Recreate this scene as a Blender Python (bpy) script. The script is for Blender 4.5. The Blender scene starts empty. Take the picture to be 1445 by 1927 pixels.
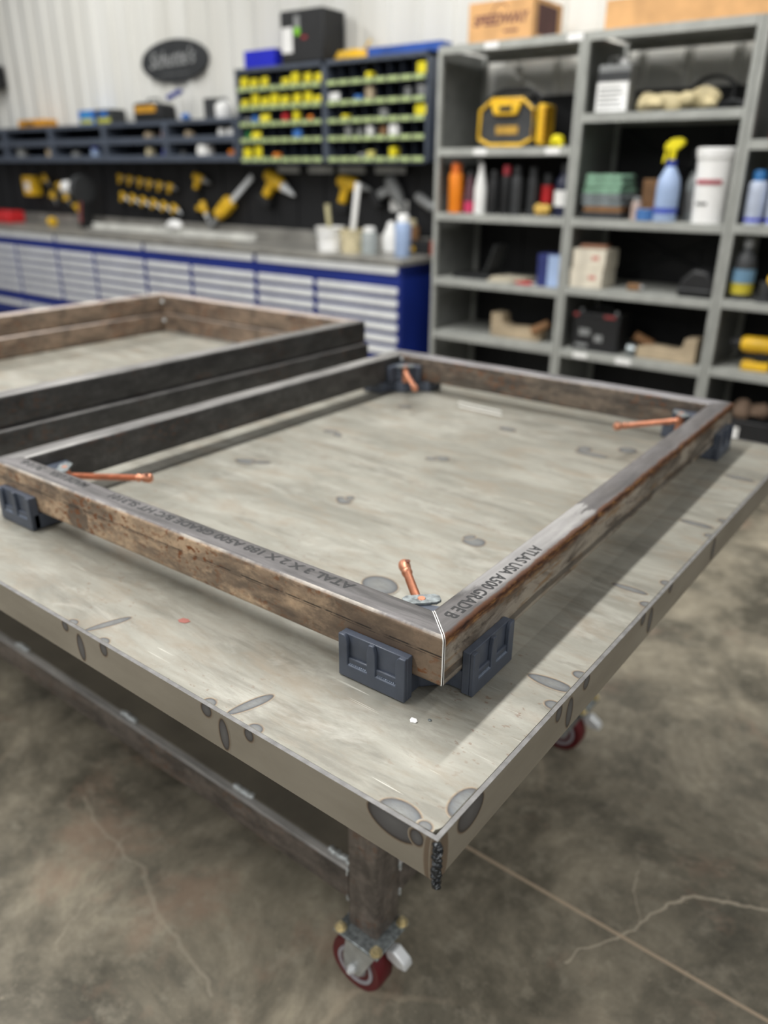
import bpy, bmesh, math, random
from mathutils import Vector, Matrix
random.seed(7)
S = bpy.context.scene
COL = S.collection
PI = math.pi

# ------------------------------------------------------------------ camera
cam = bpy.data.cameras.new('camera')
co = bpy.data.objects.new('camera', cam)
COL.objects.link(co)
S.camera = co
yaw, pitch, roll = math.radians(37.677), math.radians(23.615), math.radians(0.413)
fw = Vector((-math.sin(yaw) * math.cos(pitch), math.cos(yaw) * math.cos(pitch), -math.sin(pitch)))
r0 = Vector((math.cos(yaw), math.sin(yaw), 0))
u0 = r0.cross(fw)
rr = r0 * math.cos(roll) + u0 * math.sin(roll)
uu = -r0 * math.sin(roll) + u0 * math.cos(roll)
mw = Matrix.Identity(4)
for i in range(3):
    mw[i][0], mw[i][1], mw[i][2] = rr[i], uu[i], -fw[i]
mw.translation = Vector((0.3211, -0.5102, 1.5338))
co.matrix_world = mw
cam.sensor_fit = 'HORIZONTAL'
cam.sensor_width = 24.0
cam.lens = 1462.9 / 1445 * 24.0
cam.clip_start = 0.02
cam.clip_end = 60
cam.dof.use_dof = True
cam.dof.focus_distance = 0.98
cam.dof.aperture_fstop = 2.0

# ------------------------------------------------------------------ world and lamps
w = bpy.data.worlds.new('world')
S.world = w
w.use_nodes = True
w.node_tree.nodes['Background'].inputs[0].default_value = (0.93, 0.96, 1.0, 1)
w.node_tree.nodes['Background'].inputs[1].default_value = 0.17


def strip(name, x, y, z, length, width, power, rot=0.0, color=(1.0, 0.985, 0.955)):
    l = bpy.data.lights.new(name, 'AREA')
    l.shape = 'RECTANGLE'
    l.size = width
    l.size_y = length
    l.energy = power
    l.color = color
    o = bpy.data.objects.new(name, l)
    o.location = (x, y, z)
    o.rotation_euler = (0, 0, rot)
    COL.objects.link(o)


strip('ceiling_and_fill_strip', -1.95, 0.6, 4.5, 5.5, 0.18, 235)
strip('ceiling_and_fill_strip', -6.6, 1.0, 4.5, 5.0, 0.18, 140)
strip('ceiling_and_fill_strip', 2.9, 0.0, 4.5, 5.0, 0.18, 80)
strip('ceiling_and_fill_strip', -1.95, -5.4, 4.5, 5.5, 0.18, 95)  # added fill behind the camera, brightens upright faces turned towards it
strip('ceiling_and_fill_strip', 2.9, -5.4, 4.5, 5.0, 0.18, 95)  # added fill, right of the one behind the camera
strip('ceiling_and_fill_strip', -6.6, -5.4, 4.5, 5.0, 0.18, 95)  # added fill, far left behind the camera, for bench and shelf fronts

S.view_settings.view_transform = 'Standard'
S.view_settings.look = 'None'
S.view_settings.exposure = 0.25
S.view_settings.gamma = 1.0
S.view_settings.use_curve_mapping = False


# ------------------------------------------------------------------ materials
def lin(c):
    def f(v):
        v /= 255.0
        return v / 12.92 if v <= 0.04045 else ((v + 0.055) / 1.055) ** 2.4
    return (f(c[0]), f(c[1]), f(c[2]), 1)


class NT:
    """small wrapper for writing node trees"""
    def __init__(s, name):
        s.m = bpy.data.materials.new(name)
        s.m.use_nodes = True
        s.t = s.m.node_tree
        s.b = s.t.nodes['Principled BSDF']
        s.tc = s.t.nodes.new('ShaderNodeTexCoord')
        s.obj = s.tc.outputs['Object']

    def n(s, ty, **kw):
        nd = s.t.nodes.new(ty)
        for k, v in kw.items():
            setattr(nd, k, v)
        return nd

    def l(s, a, b):
        s.t.links.new(a, b)

    def mapping(s, scale=(1, 1, 1), rot=(0, 0, 0), loc=(0, 0, 0), src=None):
        m = s.n('ShaderNodeMapping')
        m.inputs['Scale'].default_value = scale
        m.inputs['Rotation'].default_value = rot
        m.inputs['Location'].default_value = loc
        s.l(src or s.obj, m.inputs[0])
        return m.outputs[0]

    def noise(s, scale, detail=4, rough=0.55, vec=None, dist=0.0):
        nd = s.n('ShaderNodeTexNoise')
        nd.inputs['Scale'].default_value = scale
        nd.inputs['Detail'].default_value = detail
        nd.inputs['Roughness'].default_value = rough
        nd.inputs['Distortion'].default_value = dist
        s.l(vec or s.obj, nd.inputs['Vector'])
        return nd.outputs['Fac']

    def ramp(s, fac, stops, interp='LINEAR'):
        r = s.n('ShaderNodeValToRGB')
        r.color_ramp.interpolation = interp
        e = r.color_ramp.elements
        while len(e) < len(stops):
            e.new(0.5)
        for el, (p, c) in zip(e, stops):
            el.position = p
            el.color = c if isinstance(c, tuple) and len(c) == 4 else ((c, c, c, 1) if not isinstance(c, tuple) else lin(c))
        s.l(fac, r.inputs[0])
        return r.outputs[0]

    def mix(s, fac, a, b, mode='MIX'):
        m = s.n('ShaderNodeMix', data_type='RGBA', blend_type=mode)
        for sock, v in ((m.inputs[0], fac), (m.inputs[6], a), (m.inputs[7], b)):
            if hasattr(v, 'links'):
                s.l(v, sock)
            elif isinstance(v, (int, float)):
                sock.default_value = v
            else:
                sock.default_value = lin(v)
        return m.outputs[2]

    def math(s, op, a, b=0.0):
        m = s.n('ShaderNodeMath', operation=op)
        for sock, v in ((m.inputs[0], a), (m.inputs[1], b)):
            if hasattr(v, 'links'):
                s.l(v, sock)
            else:
                sock.default_value = v
        return m.outputs[0]

    def sep(s, vec=None):
        x = s.n('ShaderNodeSeparateXYZ')
        s.l(vec or s.obj, x.inputs[0])
        return x.outputs

    def bump(s, h, strength=0.2, dist=0.002):
        b = s.n('ShaderNodeBump')
        b.inputs['Strength'].default_value = strength
        b.inputs['Distance'].default_value = dist
        s.l(h, b.inputs['Height'])
        s.l(b.outputs[0], s.b.inputs['Normal'])

    def set(s, color=None, rough=None, metal=None, **kw):
        for k, v in (('Base Color', color), ('Roughness', rough), ('Metallic', metal)):
            if v is None:
                continue
            if hasattr(v, 'links'):
                s.l(v, s.b.inputs[k])
            elif k == 'Base Color':
                s.b.inputs[k].default_value = lin(v)
            else:
                s.b.inputs[k].default_value = v
        return s.m


_M = {}


def paint(c, rough=0.5, metal=0.0, var=0.12, scale=9.0, alpha=None, trans=0):
    """plain coloured surface with a slight procedural mottling"""
    k = (c, rough, metal, var, scale, trans)
    if k in _M:
        return _M[k]
    t = NT('surface_%d_%d_%d' % c)
    f = t.noise(scale, 3)
    lo = tuple(max(0, v * (1 - var)) for v in c)
    hi = tuple(min(255, v * (1 + var * 0.6)) for v in c)
    t.set(t.ramp(f, [(0.3, lin(lo)), (0.7, lin(hi))]), rough, metal)
    if trans:
        t.b.inputs['Transmission Weight'].default_value = trans
    _M[k] = t.m
    return t.m


def plate_mat():
    t = NT('mill_scale_plate')
    st = t.mapping(scale=(1.2, 4.2, 1), rot=(0, 0, math.radians(-32)))
    big = t.noise(2.2, 8, 0.68, st, 0.8)
    base = t.ramp(big, [(0.28, (120, 118, 109)), (0.45, (143, 141, 131)), (0.58, (157, 155, 145)), (0.75, (169, 167, 157))])
    cl = t.noise(9, 6, 0.6, t.mapping(scale=(1, 2.4, 1), rot=(0, 0, -0.5)), 0.4)
    base = t.mix(t.ramp(cl, [(0.5, 0.0), (0.68, 0.5)]), base, (142, 128, 110))
    # grey cloudy streak bands
    sk = t.noise(3.2, 7, 0.7, t.mapping(scale=(0.8, 4.5, 1), rot=(0, 0, -0.55), loc=(3, 1, 0)), 0.5)
    base = t.mix(t.ramp(sk, [(0.54, 0.0), (0.62, 0.6)]), base, (117, 114, 105))
    fine = t.noise(28, 6, 0.7, t.mapping(scale=(0.6, 2.0, 1), rot=(0, 0, -0.5)), 0.5)
    base = t.mix(t.ramp(fine, [(0.5, 0.0), (0.7, 0.45)]), base, (136, 128, 114))
    lt = t.noise(6, 6, 0.7, t.mapping(scale=(0.8, 2.4, 1), rot=(0, 0, -0.6), loc=(7, 3, 0)), 0.5)
    base = t.mix(t.ramp(lt, [(0.54, 0.0), (0.68, 0.5)]), base, (184, 182, 173))
    # specks of rust
    sp = t.noise(85, 2, 0.5, t.mapping(scale=(1, 1.8, 1), rot=(0, 0, -0.6)))
    area = t.noise(4.0, 3, 0.5)
    spm = t.math('MULTIPLY', t.ramp(sp, [(0.66, 0.0), (0.70, 1.0)]), t.ramp(area, [(0.5, 0.0), (0.62, 0.45)]))
    base = t.mix(spm, base, (112, 76, 52))
    # scratches
    for ang, sc, seed in ((0.35, 1.0, 0), (-0.5, 1.3, 5), (1.3, 1.0, 9)):
        v = t.mapping(scale=(7 * sc, 230 * sc, 1), rot=(0, 0, ang), loc=(seed, seed, 0))
        s1 = t.noise(1.0, 1, 0.3, v)
        ar = t.noise(5.0, 2, 0.5, t.mapping(loc=(seed + 2, 0, 0)))
        mk = t.math('MULTIPLY', t.ramp(s1, [(0.765, 0.0), (0.785, 1.0)]), t.ramp(ar, [(0.5, 0.0), (0.66, 0.65)]))
        base = t.mix(mk, base, (232, 230, 220))
    # heat marks of the welds underneath
    at = t.n('ShaderNodeAttribute', attribute_name='mark')
    mk = at.outputs['Fac']
    mc = t.ramp(mk, [(0.0, (176, 165, 145)), (0.28, (150, 126, 98)), (0.42, (64, 60, 60)), (0.52, (92, 97, 102)), (0.62, (112, 115, 116)), (1.0, (134, 135, 131))])
    mc = t.mix(t.ramp(t.noise(60, 5, 0.7, t.mapping(scale=(1, 2.5, 1), rot=(0, 0, 0.6))), [(0.42, 0.0), (0.62, 0.55)]), mc, (96, 94, 92))
    base = t.mix(t.ramp(mk, [(0.0, 0.0), (0.3, 0.75), (0.42, 0.95)]), base, mc)
    rg = t.ramp(t.noise(7, 4), [(0.3, 0.42), (0.7, 0.58)])
    t.bump(t.noise(40, 3), 0.05, 0.001)
    return t.set(base, rg, 0.35)


def tube_mat(name, side, side2, top, rust=0.3, rustcol=(126, 74, 34), seam=True, seed=0.0, topvar=None, bright=0.0, axis='X', patches=False):
    """mill-scale steel tube: separate looks for the wide sides and the narrow top"""
    t = NT(name)
    x, y, z = t.sep()
    mp = t.mapping(scale=(3.2, 9, 9) if axis == 'X' else (9, 9, 2.4), loc=(seed, seed * 2, seed))
    f = t.noise(2.5, 7, 0.65, mp, 0.5)
    sc = t.ramp(f, [(0.34, side2), (0.46, tuple((a + b) / 2 for a, b in zip(side, side2))), (0.58, side), (0.8, tuple(min(255, v * 1.12) for v in side))])
    gr = t.noise(70, 4, 0.6, t.mapping(loc=(seed, 0, 0)))
    md = t.noise(17, 6, 0.7, t.mapping(scale=(0.7, 1.3, 1.3), loc=(seed, 1, seed)), 0.4)
    sc = t.mix(t.ramp(md, [(0.5, 0.0), (0.64, 0.75)]), sc, tuple(v * 0.95 for v in side2))
    md2 = t.noise(38, 5, 0.7, t.mapping(scale=(0.6, 1.2, 1.2), loc=(seed, 7, seed)), 0.2)
    sc = t.mix(t.ramp(md2, [(0.52, 0.0), (0.66, 0.5)]), sc, tuple(min(255, v * 1.2) for v in side))
    sc = t.mix(t.ramp(gr, [(0.45, 0.0), (0.7, 0.45)]), sc, tuple(v * 0.6 for v in side))
    if patches:
        # darker scale towards the near corner, and a dark splash further left
        nn = t.math('MULTIPLY', t.math('SUBTRACT', t.noise(9, 5, 0.7, t.mapping(scale=(1, 1, 2))), 0.5), 0.5)
        sc = t.mix(t.ramp(t.math('ADD', x, nn), [(0.72, 0.0), (0.95, 0.72)]), sc, (98, 84, 72))
        dx_ = t.math('POWER', t.math('ABSOLUTE', t.math('DIVIDE', t.math('SUBTRACT', x, 0.29), 0.032)), 2.0)
        dz_ = t.math('POWER', t.math('ABSOLUTE', t.math('DIVIDE', t.math('SUBTRACT', z, 0.024), 0.036)), 2.0)
        dd_ = t.math('ADD', t.math('ADD', dx_, dz_), t.math('MULTIPLY', t.math('SUBTRACT', t.noise(28, 3), 0.5), 2.6))
        sc = t.mix(t.ramp(dd_, [(0.8, 0.75), (0.95, 0.0)]), sc, (80, 70, 63))
    # rust pits in patches
    rp = t.noise(95, 3, 0.6, t.mapping(scale=(0.6, 1, 1), loc=(seed * 3, 0, 0)))
    ra = t.noise(5.5, 3, 0.5, t.mapping(scale=(1, 2, 2), loc=(0, seed, 0)))
    rm = t.math('MULTIPLY', t.ramp(rp, [(0.54, 0.0), (0.6, 1.0)]), t.ramp(ra, [(0.5 - rust * 0.1, 0.0), (0.62, min(1.0, rust * 2.4))]))
    sc = t.mix(rm, sc, rustcol)
    if seam:
        zc = t.math('ADD', z, t.math('MULTIPLY', t.math('SUBTRACT', t.noise(3, 2), 0.5), 0.004))
        for h0, wd, k in ((0.047, 0.0011, 0.85), (0.0435, 0.0007, 0.6)):
            d = t.math('ABSOLUTE', t.math('SUBTRACT', zc, h0))
            br = t.ramp(t.noise(30, 3, 0.6, t.mapping(scale=(1, 0.1, 0.1), loc=(h0 * 50, 0, 0))), [(0.4, 0.0), (0.5, 1.0)])
            mk = t.math('MULTIPLY', t.math('LESS_THAN', d, wd), t.math('MULTIPLY', br, k))
            sc = t.mix(mk, sc, (34, 32, 32))
    # top face
    tf = t.noise(3.0, 7, 0.65, t.mapping(scale=(1.6, 14, 1), loc=(seed * 5, 0, 0)), 0.3)
    dk = tuple(v * 0.72 for v in top)
    lt = topvar or tuple(min(255, v * 1.2) for v in top)
    tcx = t.ramp(tf, [(0.36, dk), (0.5, top), (0.66, lt)])
    tcx = t.mix(t.ramp(t.noise(45, 4, 0.6, t.mapping(scale=(0.25, 2, 1))), [(0.5, 0.0), (0.75, 0.3)]), tcx, tuple(v * 0.6 for v in top))
    # patchy bright line on the outer top radius
    edge = t.ramp(z, [(0.0, 0.0), (1.0, 1.0)])
    e1 = t.math('MULTIPLY', t.math('LESS_THAN', y, 0.0052), t.math('GREATER_THAN', z, 0.0725))
    em = t.math('MULTIPLY', e1, t.ramp(t.noise(14, 5, 0.7, t.mapping(scale=(1, 0.4, 0.4))), [(0.4, 0.0), (0.62, 1.0)]))
    geo = t.n('ShaderNodeNewGeometry')
    nz = t.sep(geo.outputs['Normal'])[2]
    c = t.mix(t.ramp(nz, [(0.55, 0.0), (0.85, 1.0)]), sc, tcx)
    if bright > 0:
        c = t.mix(t.math('MULTIPLY', em, bright), c, (196, 188, 176))
    rg = t.ramp(t.noise(11, 4), [(0.3, 0.36), (0.7, 0.6)])
    t.bump(gr, 0.12, 0.001)
    return t.set(c, rg, 0.25)


def right_tube_mat():
    """the rusty right tube: orange rust line along the outer top edge, pale scraped patch on top"""
    t = NT('rusty_right_tube')
    x, y, z = t.sep()          # x runs from the near corner to the far one
    f = t.noise(2.3, 7, 0.66, t.mapping(scale=(3.0, 8, 8)), 0.6)
    sc = t.ramp(f, [(0.32, (58, 50, 46)), (0.44, (112, 102, 91)), (0.54, (164, 154, 141)), (0.72, (180, 170, 154))])
    o = t.noise(6, 6, 0.7, t.mapping(scale=(1.0, 3, 7), loc=(4, 0, 0)), 0.5)
    sc = t.mix(t.ramp(o, [(0.53, 0.0), (0.62, 0.7)]), sc, (142, 106, 62))
    dkb = t.noise(22, 5, 0.7, t.mapping(scale=(1, 1, 2.5)))
    sc = t.mix(t.ramp(dkb, [(0.57, 0.0), (0.66, 0.8)]), sc, (62, 52, 46))
    # dark weld-seam band low on the side
    zz = t.math('ADD', z, t.math('MULTIPLY', t.math('SUBTRACT', t.noise(9, 3), 0.5), 0.012))
    sc = t.mix(t.math('MULTIPLY', t.math('LESS_THAN', t.math('ABSOLUTE', t.math('SUBTRACT', zz, 0.018)), 0.006), 0.6), sc, (46, 42, 40))
    # orange brown rust line under the top edge
    zr = t.math('ADD', z, t.math('MULTIPLY', t.math('SUBTRACT', t.noise(26, 5, 0.7), 0.5), 0.016))
    rl = t.ramp(zr, [(0.058, 0.0), (0.064, 1.0)])
    rc = t.ramp(t.noise(33, 4, 0.7, t.mapping(scale=(1, 1, 4))), [(0.36, (56, 34, 26)), (0.5, (98, 62, 40)), (0.66, (160, 116, 66))])
    sc = t.mix(rl, sc, rc)
    # top
    tf = t.noise(3.0, 7, 0.65, t.mapping(scale=(2.0, 12, 1), loc=(2, 0, 0)), 0.3)
    tcx = t.ramp(tf, [(0.34, (74, 72, 72)), (0.5, (94, 91, 91)), (0.66, (110, 107, 107))])
    xn = t.math('ADD', x, t.math('MULTIPLY', t.math('SUBTRACT', t.noise(22, 5, 0.65, t.mapping(scale=(0.7, 2.2, 1))), 0.5), 0.26))
    xm = t.math('MULTIPLY', t.ramp(t.math('DIVIDE', xn, 1.4), [(0.06, 0.0), (0.10, 1.0)]), t.ramp(t.math('DIVIDE', xn, 1.4), [(0.345, 1.0), (0.355, 0.0)]))
    ym = t.math('ADD', y, t.math('MULTIPLY', t.math('SUBTRACT', t.noise(18, 4), 0.5), 0.02))
    xm = t.math('MULTIPLY', xm, t.ramp(t.math('DIVIDE', ym, 0.05), [(0.14, 0.35), (0.3, 1.0)]))
    tcx = t.mix(xm, tcx, t.ramp(tf, [(0.35, (138, 136, 135)), (0.65, (166, 164, 162))]))
    e = t.math('ADD', y, t.math('MULTIPLY', t.math('SUBTRACT', t.noise(30, 4), 0.5), 0.012))
    tcx = t.mix(t.ramp(t.math('DIVIDE', e, 0.05), [(0.08, 0.85), (0.16, 0.0)]), tcx, (104, 66, 42))
    geo = t.n('ShaderNodeNewGeometry')
    nz = t.sep(geo.outputs['Normal'])[2]
    c = t.mix(t.ramp(nz, [(0.55, 0.0), (0.85, 1.0)]), sc, tcx)
    t.bump(dkb, 0.15, 0.001)
    return t.set(c, t.ramp(t.noise(13, 4), [(0.3, 0.36), (0.7, 0.62)]), 0.2)


def floor_mat():
    t = NT('stained_concrete')
    n1 = t.noise(2.2, 9, 0.72, None, 0.35)
    c = t.ramp(n1, [(0.38, (86, 82, 71)), (0.47, (116, 110, 96)), (0.56, (146, 138, 121)), (0.66, (182, 172, 151))])
    n2 = t.noise(3.4, 8, 0.72, t.mapping(loc=(5, 2, 0)), 0.3)
    c = t.mix(t.ramp(n2, [(0.52, 0.0), (0.66, 0.6)]), c, (94, 91, 81))
    n3 = t.noise(1.9, 6, 0.7, t.mapping(loc=(1, 8, 0)), 0.3)
    c = t.mix(t.ramp(n3, [(0.56, 0.0), (0.66, 0.55)]), c, (166, 140, 120))
    n4 = t.noise(16, 5, 0.7)
    c = t.mix(t.ramp(n4, [(0.52, 0.0), (0.7, 0.5)]), c, (176, 168, 150))
    c = t.mix(t.ramp(t.noise(70, 2), [(0.68, 0.0), (0.76, 0.5)]), c, (186, 174, 152))
    # cracks
    dv = t.n('ShaderNodeVectorMath', operation='ADD')
    nz = t.n('ShaderNodeTexNoise')
    nz.inputs['Scale'].default_value = 3.0
    nz.inputs['Detail'].default_value = 6
    t.l(t.obj, nz.inputs['Vector'])
    sc = t.n('ShaderNodeVectorMath', operation='SCALE')
    sc.inputs['Scale'].default_value = 0.35
    t.l(nz.outputs['Color'], sc.inputs[0])
    t.l(t.obj, dv.inputs[0])
    t.l(sc.outputs[0], dv.inputs[1])
    vo = t.n('ShaderNodeTexVoronoi', feature='DISTANCE_TO_EDGE')
    vo.inputs['Scale'].default_value = 0.85
    t.l(dv.outputs[0], vo.inputs['Vector'])
    cr = t.math('MULTIPLY', t.ramp(vo.outputs['Distance'], [(0.004, 0.55), (0.012, 0.0)]), t.ramp(t.noise(1.3, 2, 0.5, t.mapping(loc=(9, 0, 0))), [(0.45, 0.0), (0.58, 1.0)]))
    c = t.mix(cr, c, (182, 168, 146))
    # branching crack and a long drag mark
    wob = t.n('ShaderNodeVectorMath', operation='SCALE')
    wob.inputs['Scale'].default_value = 0.10
    nzc = t.n('ShaderNodeTexNoise')
    nzc.inputs['Scale'].default_value = 7.0
    nzc.inputs['Detail'].default_value = 5
    t.l(t.obj, nzc.inputs['Vector'])
    t.l(nzc.outputs['Color'], wob.inputs[0])
    pw = t.n('ShaderNodeVectorMath', operation='ADD')
    t.l(t.obj, pw.inputs[0])
    t.l(wob.outputs[0], pw.inputs[1])
    wx, wy, _z = t.sep(pw.outputs[0])
    off = 0.05
    for (x0, y0), (x1, y1), wd, kk in (((-0.06, 0.62), (0.02, 0.80), .0028, .7), ((0.02, 0.80), (0.10, 0.95), .0032, .8), ((0.10, 0.95), (0.27, 1.05), .0035, .8), ((0.02, 0.80), (-0.02, 0.95), .002, .5), ((-1.30, 0.26), (-0.58, 0.12), .005, .28), ((-1.62, 0.14), (-1.35, 0.02), .003, .25), ((-0.95, -0.02), (-1.08, 0.24), .003, .22)):
        x0 += off; x1 += off; y0 += off; y1 += off
        L = math.hypot(x1 - x0, y1 - y0)
        ux, uy = (x1 - x0) / L, (y1 - y0) / L
        rx, ry = t.math('SUBTRACT', wx, x0), t.math('SUBTRACT', wy, y0)
        al = t.math('ADD', t.math('MULTIPLY', rx, ux), t.math('MULTIPLY', ry, uy))
        pe = t.math('ABSOLUTE', t.math('SUBTRACT', t.math('MULTIPLY', ry, ux), t.math('MULTIPLY', rx, uy)))
        inside = t.math('MULTIPLY', t.math('GREATER_THAN', al, 0.0), t.math('LESS_THAN', al, L))
        mk = t.math('MULTIPLY', t.math('MULTIPLY', inside, t.math('LESS_THAN', pe, wd)), kk)
        c = t.mix(mk, c, (196, 184, 164))
    # sawn joint along the room
    y = t.sep()[1]
    d = t.math('ABSOLUTE', t.math('SUBTRACT', y, 0.756))
    c = t.mix(t.math('MULTIPLY', t.math('LESS_THAN', d, 0.0045), 0.9), c, (192, 172, 148))
    t.bump(n4, 0.15, 0.004)
    return t.set(c, t.ramp(n2, [(0.3, 0.42), (0.7, 0.62)]), 0.0)


M = {}
M['plate'] = plate_mat()
M['near'] = tube_mat('rust_speckled_tube', (194, 168, 140), (104, 91, 80), (102, 99, 99), 0.8, bright=0.6, topvar=(124, 121, 121), patches=True)
M['left'] = tube_mat('dark_scale_tube', (80, 79, 78), (56, 55, 55), (126, 124, 122), 0.1, seam=False, seed=3.1, topvar=(156, 154, 151))
M['far'] = tube_mat('brown_scale_tube', (120, 108, 96), (70, 66, 62), (128, 126, 128), 0.3, seed=6.3, topvar=(152, 150, 152))
M['right'] = right_tube_mat()
M['stackbrown'] = tube_mat('weathered_brown_tube', (148, 128, 110), (88, 78, 70), (176, 164, 156), 0.3, seam=False, seed=9.2)
M['rail'] = tube_mat('table_leg_tube', (116, 108, 102), (70, 66, 63), (170, 168, 165), 0.25, rustcol=(112, 82, 62), seam=False, seed=1.7)  # pale top tone puts the light on the rails' upper face into the colour
M['leg'] = tube_mat('table_leg_steel', (124, 116, 109), (76, 71, 67), (150, 148, 145), 0.2, rustcol=(120, 84, 60), seam=False, seed=1.7, axis='Z')
M['bare'] = paint((240, 240, 236), 0.45, 0.1, 0.03)
M['zinc'] = paint((186, 190, 190), 0.35, 0.55, 0.15, 30)
M['gold'] = paint((214, 200, 160), 0.32, 0.5, 0.2, 40)
M['clamp'] = paint((72, 79, 92), 0.42, 0.0, 0.1, 30)
M['copper'] = paint((206, 142, 112), 0.36, 0.6, 0.12, 60)
M['galv'] = paint((140, 147, 149), 0.36, 0.55, 0.3, 120)
M['weld'] = paint((58, 60, 62), 0.25, 0.7, 0.35, 150)
M['silverweld'] = paint((214, 220, 222), 0.3, 0.5, 0.25, 120)
M['apron'] = NT('apron_steel')
_t = M['apron']
_f = _t.noise(4, 6, 0.6, _t.mapping(scale=(1, 1, 3)))
_at = _t.n('ShaderNodeAttribute', attribute_name='mark')
_b = _t.ramp(_f, [(0.3, (138, 132, 120)), (0.7, (160, 154, 142))])
_mc = _t.ramp(_at.outputs['Fac'], [(0.0, (146, 130, 110)), (0.3, (104, 84, 66)), (0.42, (52, 48, 48)), (0.55, (84, 84, 88)), (1.0, (112, 114, 116))])
_b = _t.mix(_t.ramp(_at.outputs['Fac'], [(0.0, 0.0), (0.3, 0.75), (0.42, 0.95)]), _b, _mc)
M['apron'] = _t.set(_b, 0.46, 0.35)
M['rim'] = paint((122, 121, 120), 0.5, 0.2, 0.15, 60)
M['tyre'] = paint((98, 24, 31), 0.4, 0.0, 0.1)
M['hub'] = paint((168, 166, 172), 0.5, 0.0, 0.08)
M['ink'] = paint((34, 34, 36), 0.6, 0.0, 0.25, 90)
M['shelf'] = paint((166, 168, 163), 0.5, 0.0, 0.08)
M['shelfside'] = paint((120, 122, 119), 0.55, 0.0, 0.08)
M['blue'] = paint((26, 46, 128), 0.42, 0.0, 0.08, 3)
M['handle'] = paint((240, 243, 245), 0.35, 0.25, 0.04)
M['bin'] = paint((78, 86, 100), 0.5, 0.0, 0.08)
M['bindark'] = paint((34, 40, 52), 0.6, 0.0, 0.1)
M['tab'] = paint((182, 200, 142), 0.55, 0.0, 0.1, 30)
M['worktop'] = paint((150, 148, 142), 0.4, 0.25, 0.2, 4)
M['black'] = paint((26, 27, 29), 0.55, 0.0, 0.2)
M['dkgrey'] = paint((58, 60, 62), 0.55, 0.0, 0.15)
M['grey'] = paint((140, 142, 142), 0.5, 0.0, 0.12)
M['yellow'] = paint((238, 190, 40), 0.45, 0.0, 0.08)
M['lemon'] = paint((244, 228, 30), 0.45, 0.0, 0.06)
M['white'] = paint((250, 250, 247), 0.45, 0.0, 0.05)
M['card'] = paint((214, 166, 112), 0.75, 0.0, 0.08)
M['cardprint'] = paint((120, 78, 72), 0.75, 0.0, 0.08)
M['red'] = paint((206, 40, 44), 0.45, 0.0, 0.08)
M['orange'] = paint((246, 140, 30), 0.42, 0.0, 0.06)
M['brightblue'] = paint((30, 40, 200), 0.42, 0.0, 0.05)
M['skyblue'] = paint((60, 120, 200), 0.5, 0.0, 0.08)
M['paleblue'] = paint((168, 190, 226), 0.4, 0.0, 0.06)
M['tan'] = paint((186, 168, 140), 0.75, 0.0, 0.12)
M['cream'] = paint((214, 202, 166), 0.8, 0.0, 0.15, 30)
M['towel'] = paint((128, 166, 142), 0.9, 0.0, 0.14, 30)
M['greycloth'] = paint((120, 128, 130), 0.9, 0.0, 0.2, 30)
M['brown'] = paint((136, 100, 66), 0.7, 0.0, 0.12)
M['clear'] = paint((206, 214, 214), 0.2, 0.0, 0.05, trans=0.5)
M['steel'] = paint((176, 178, 178), 0.35, 0.6, 0.12, 20)
M['pink'] = paint((206, 60, 104), 0.5, 0.0, 0.1)
M['redchip'] = paint((160, 98, 88), 0.6, 0.0, 0.1)
M['wall'] = NT('white_liner_panel')
_t = M['wall']
M['wall'] = _t.set(_t.ramp(_t.noise(1.2, 4, 0.5, _t.mapping(scale=(4, 1, 0.4))), [(0.3, (222, 221, 214)), (0.7, (236, 236, 231))]), 0.42, 0.0)
M['blackliner'] = paint((22, 23, 26), 0.6, 0.0, 0.15)
M['floor'] = floor_mat()


# ------------------------------------------------------------------ geometry helpers
def box(bm, x0, x1, y0, y1, z0, z1, mi=0, mat=None):
    vs = [bm.verts.new((x, y, z)) for z in (z0, z1) for y in (y0, y1) for x in (x0, x1)]
    if mat is not None:
        for v in vs:
            v.co = mat @ v.co
    for q in ((0, 2, 3, 1), (4, 5, 7, 6), (0, 1, 5, 4), (2, 6, 7, 3), (0, 4, 6, 2), (1, 3, 7, 5)):
        f = bm.faces.new([vs[i] for i in q])
        f.material_index = mi
    return vs


def cyl(bm, p0, p1, r0, r1=None, seg=20, mi=0, cap=True):
    r1 = r0 if r1 is None else r1
    p0, p1 = Vector(p0), Vector(p1)
    d = (p1 - p0).normalized()
    a = d.orthogonal().normalized()
    b = d.cross(a)
    A, B = [], []
    for i in range(seg):
        t = 2 * PI * i / seg
        o = a * math.cos(t) + b * math.sin(t)
        A.append(bm.verts.new(p0 + o * r0))
        B.append(bm.verts.new(p1 + o * r1))
    for i in range(seg):
        j = (i + 1) % seg
        f = bm.faces.new((A[i], A[j], B[j], B[i]))
        f.material_index = mi
        f.smooth = True
    if cap:
        f = bm.faces.new(A[::-1]); f.material_index = mi
        f = bm.faces.new(B); f.material_index = mi


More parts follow.
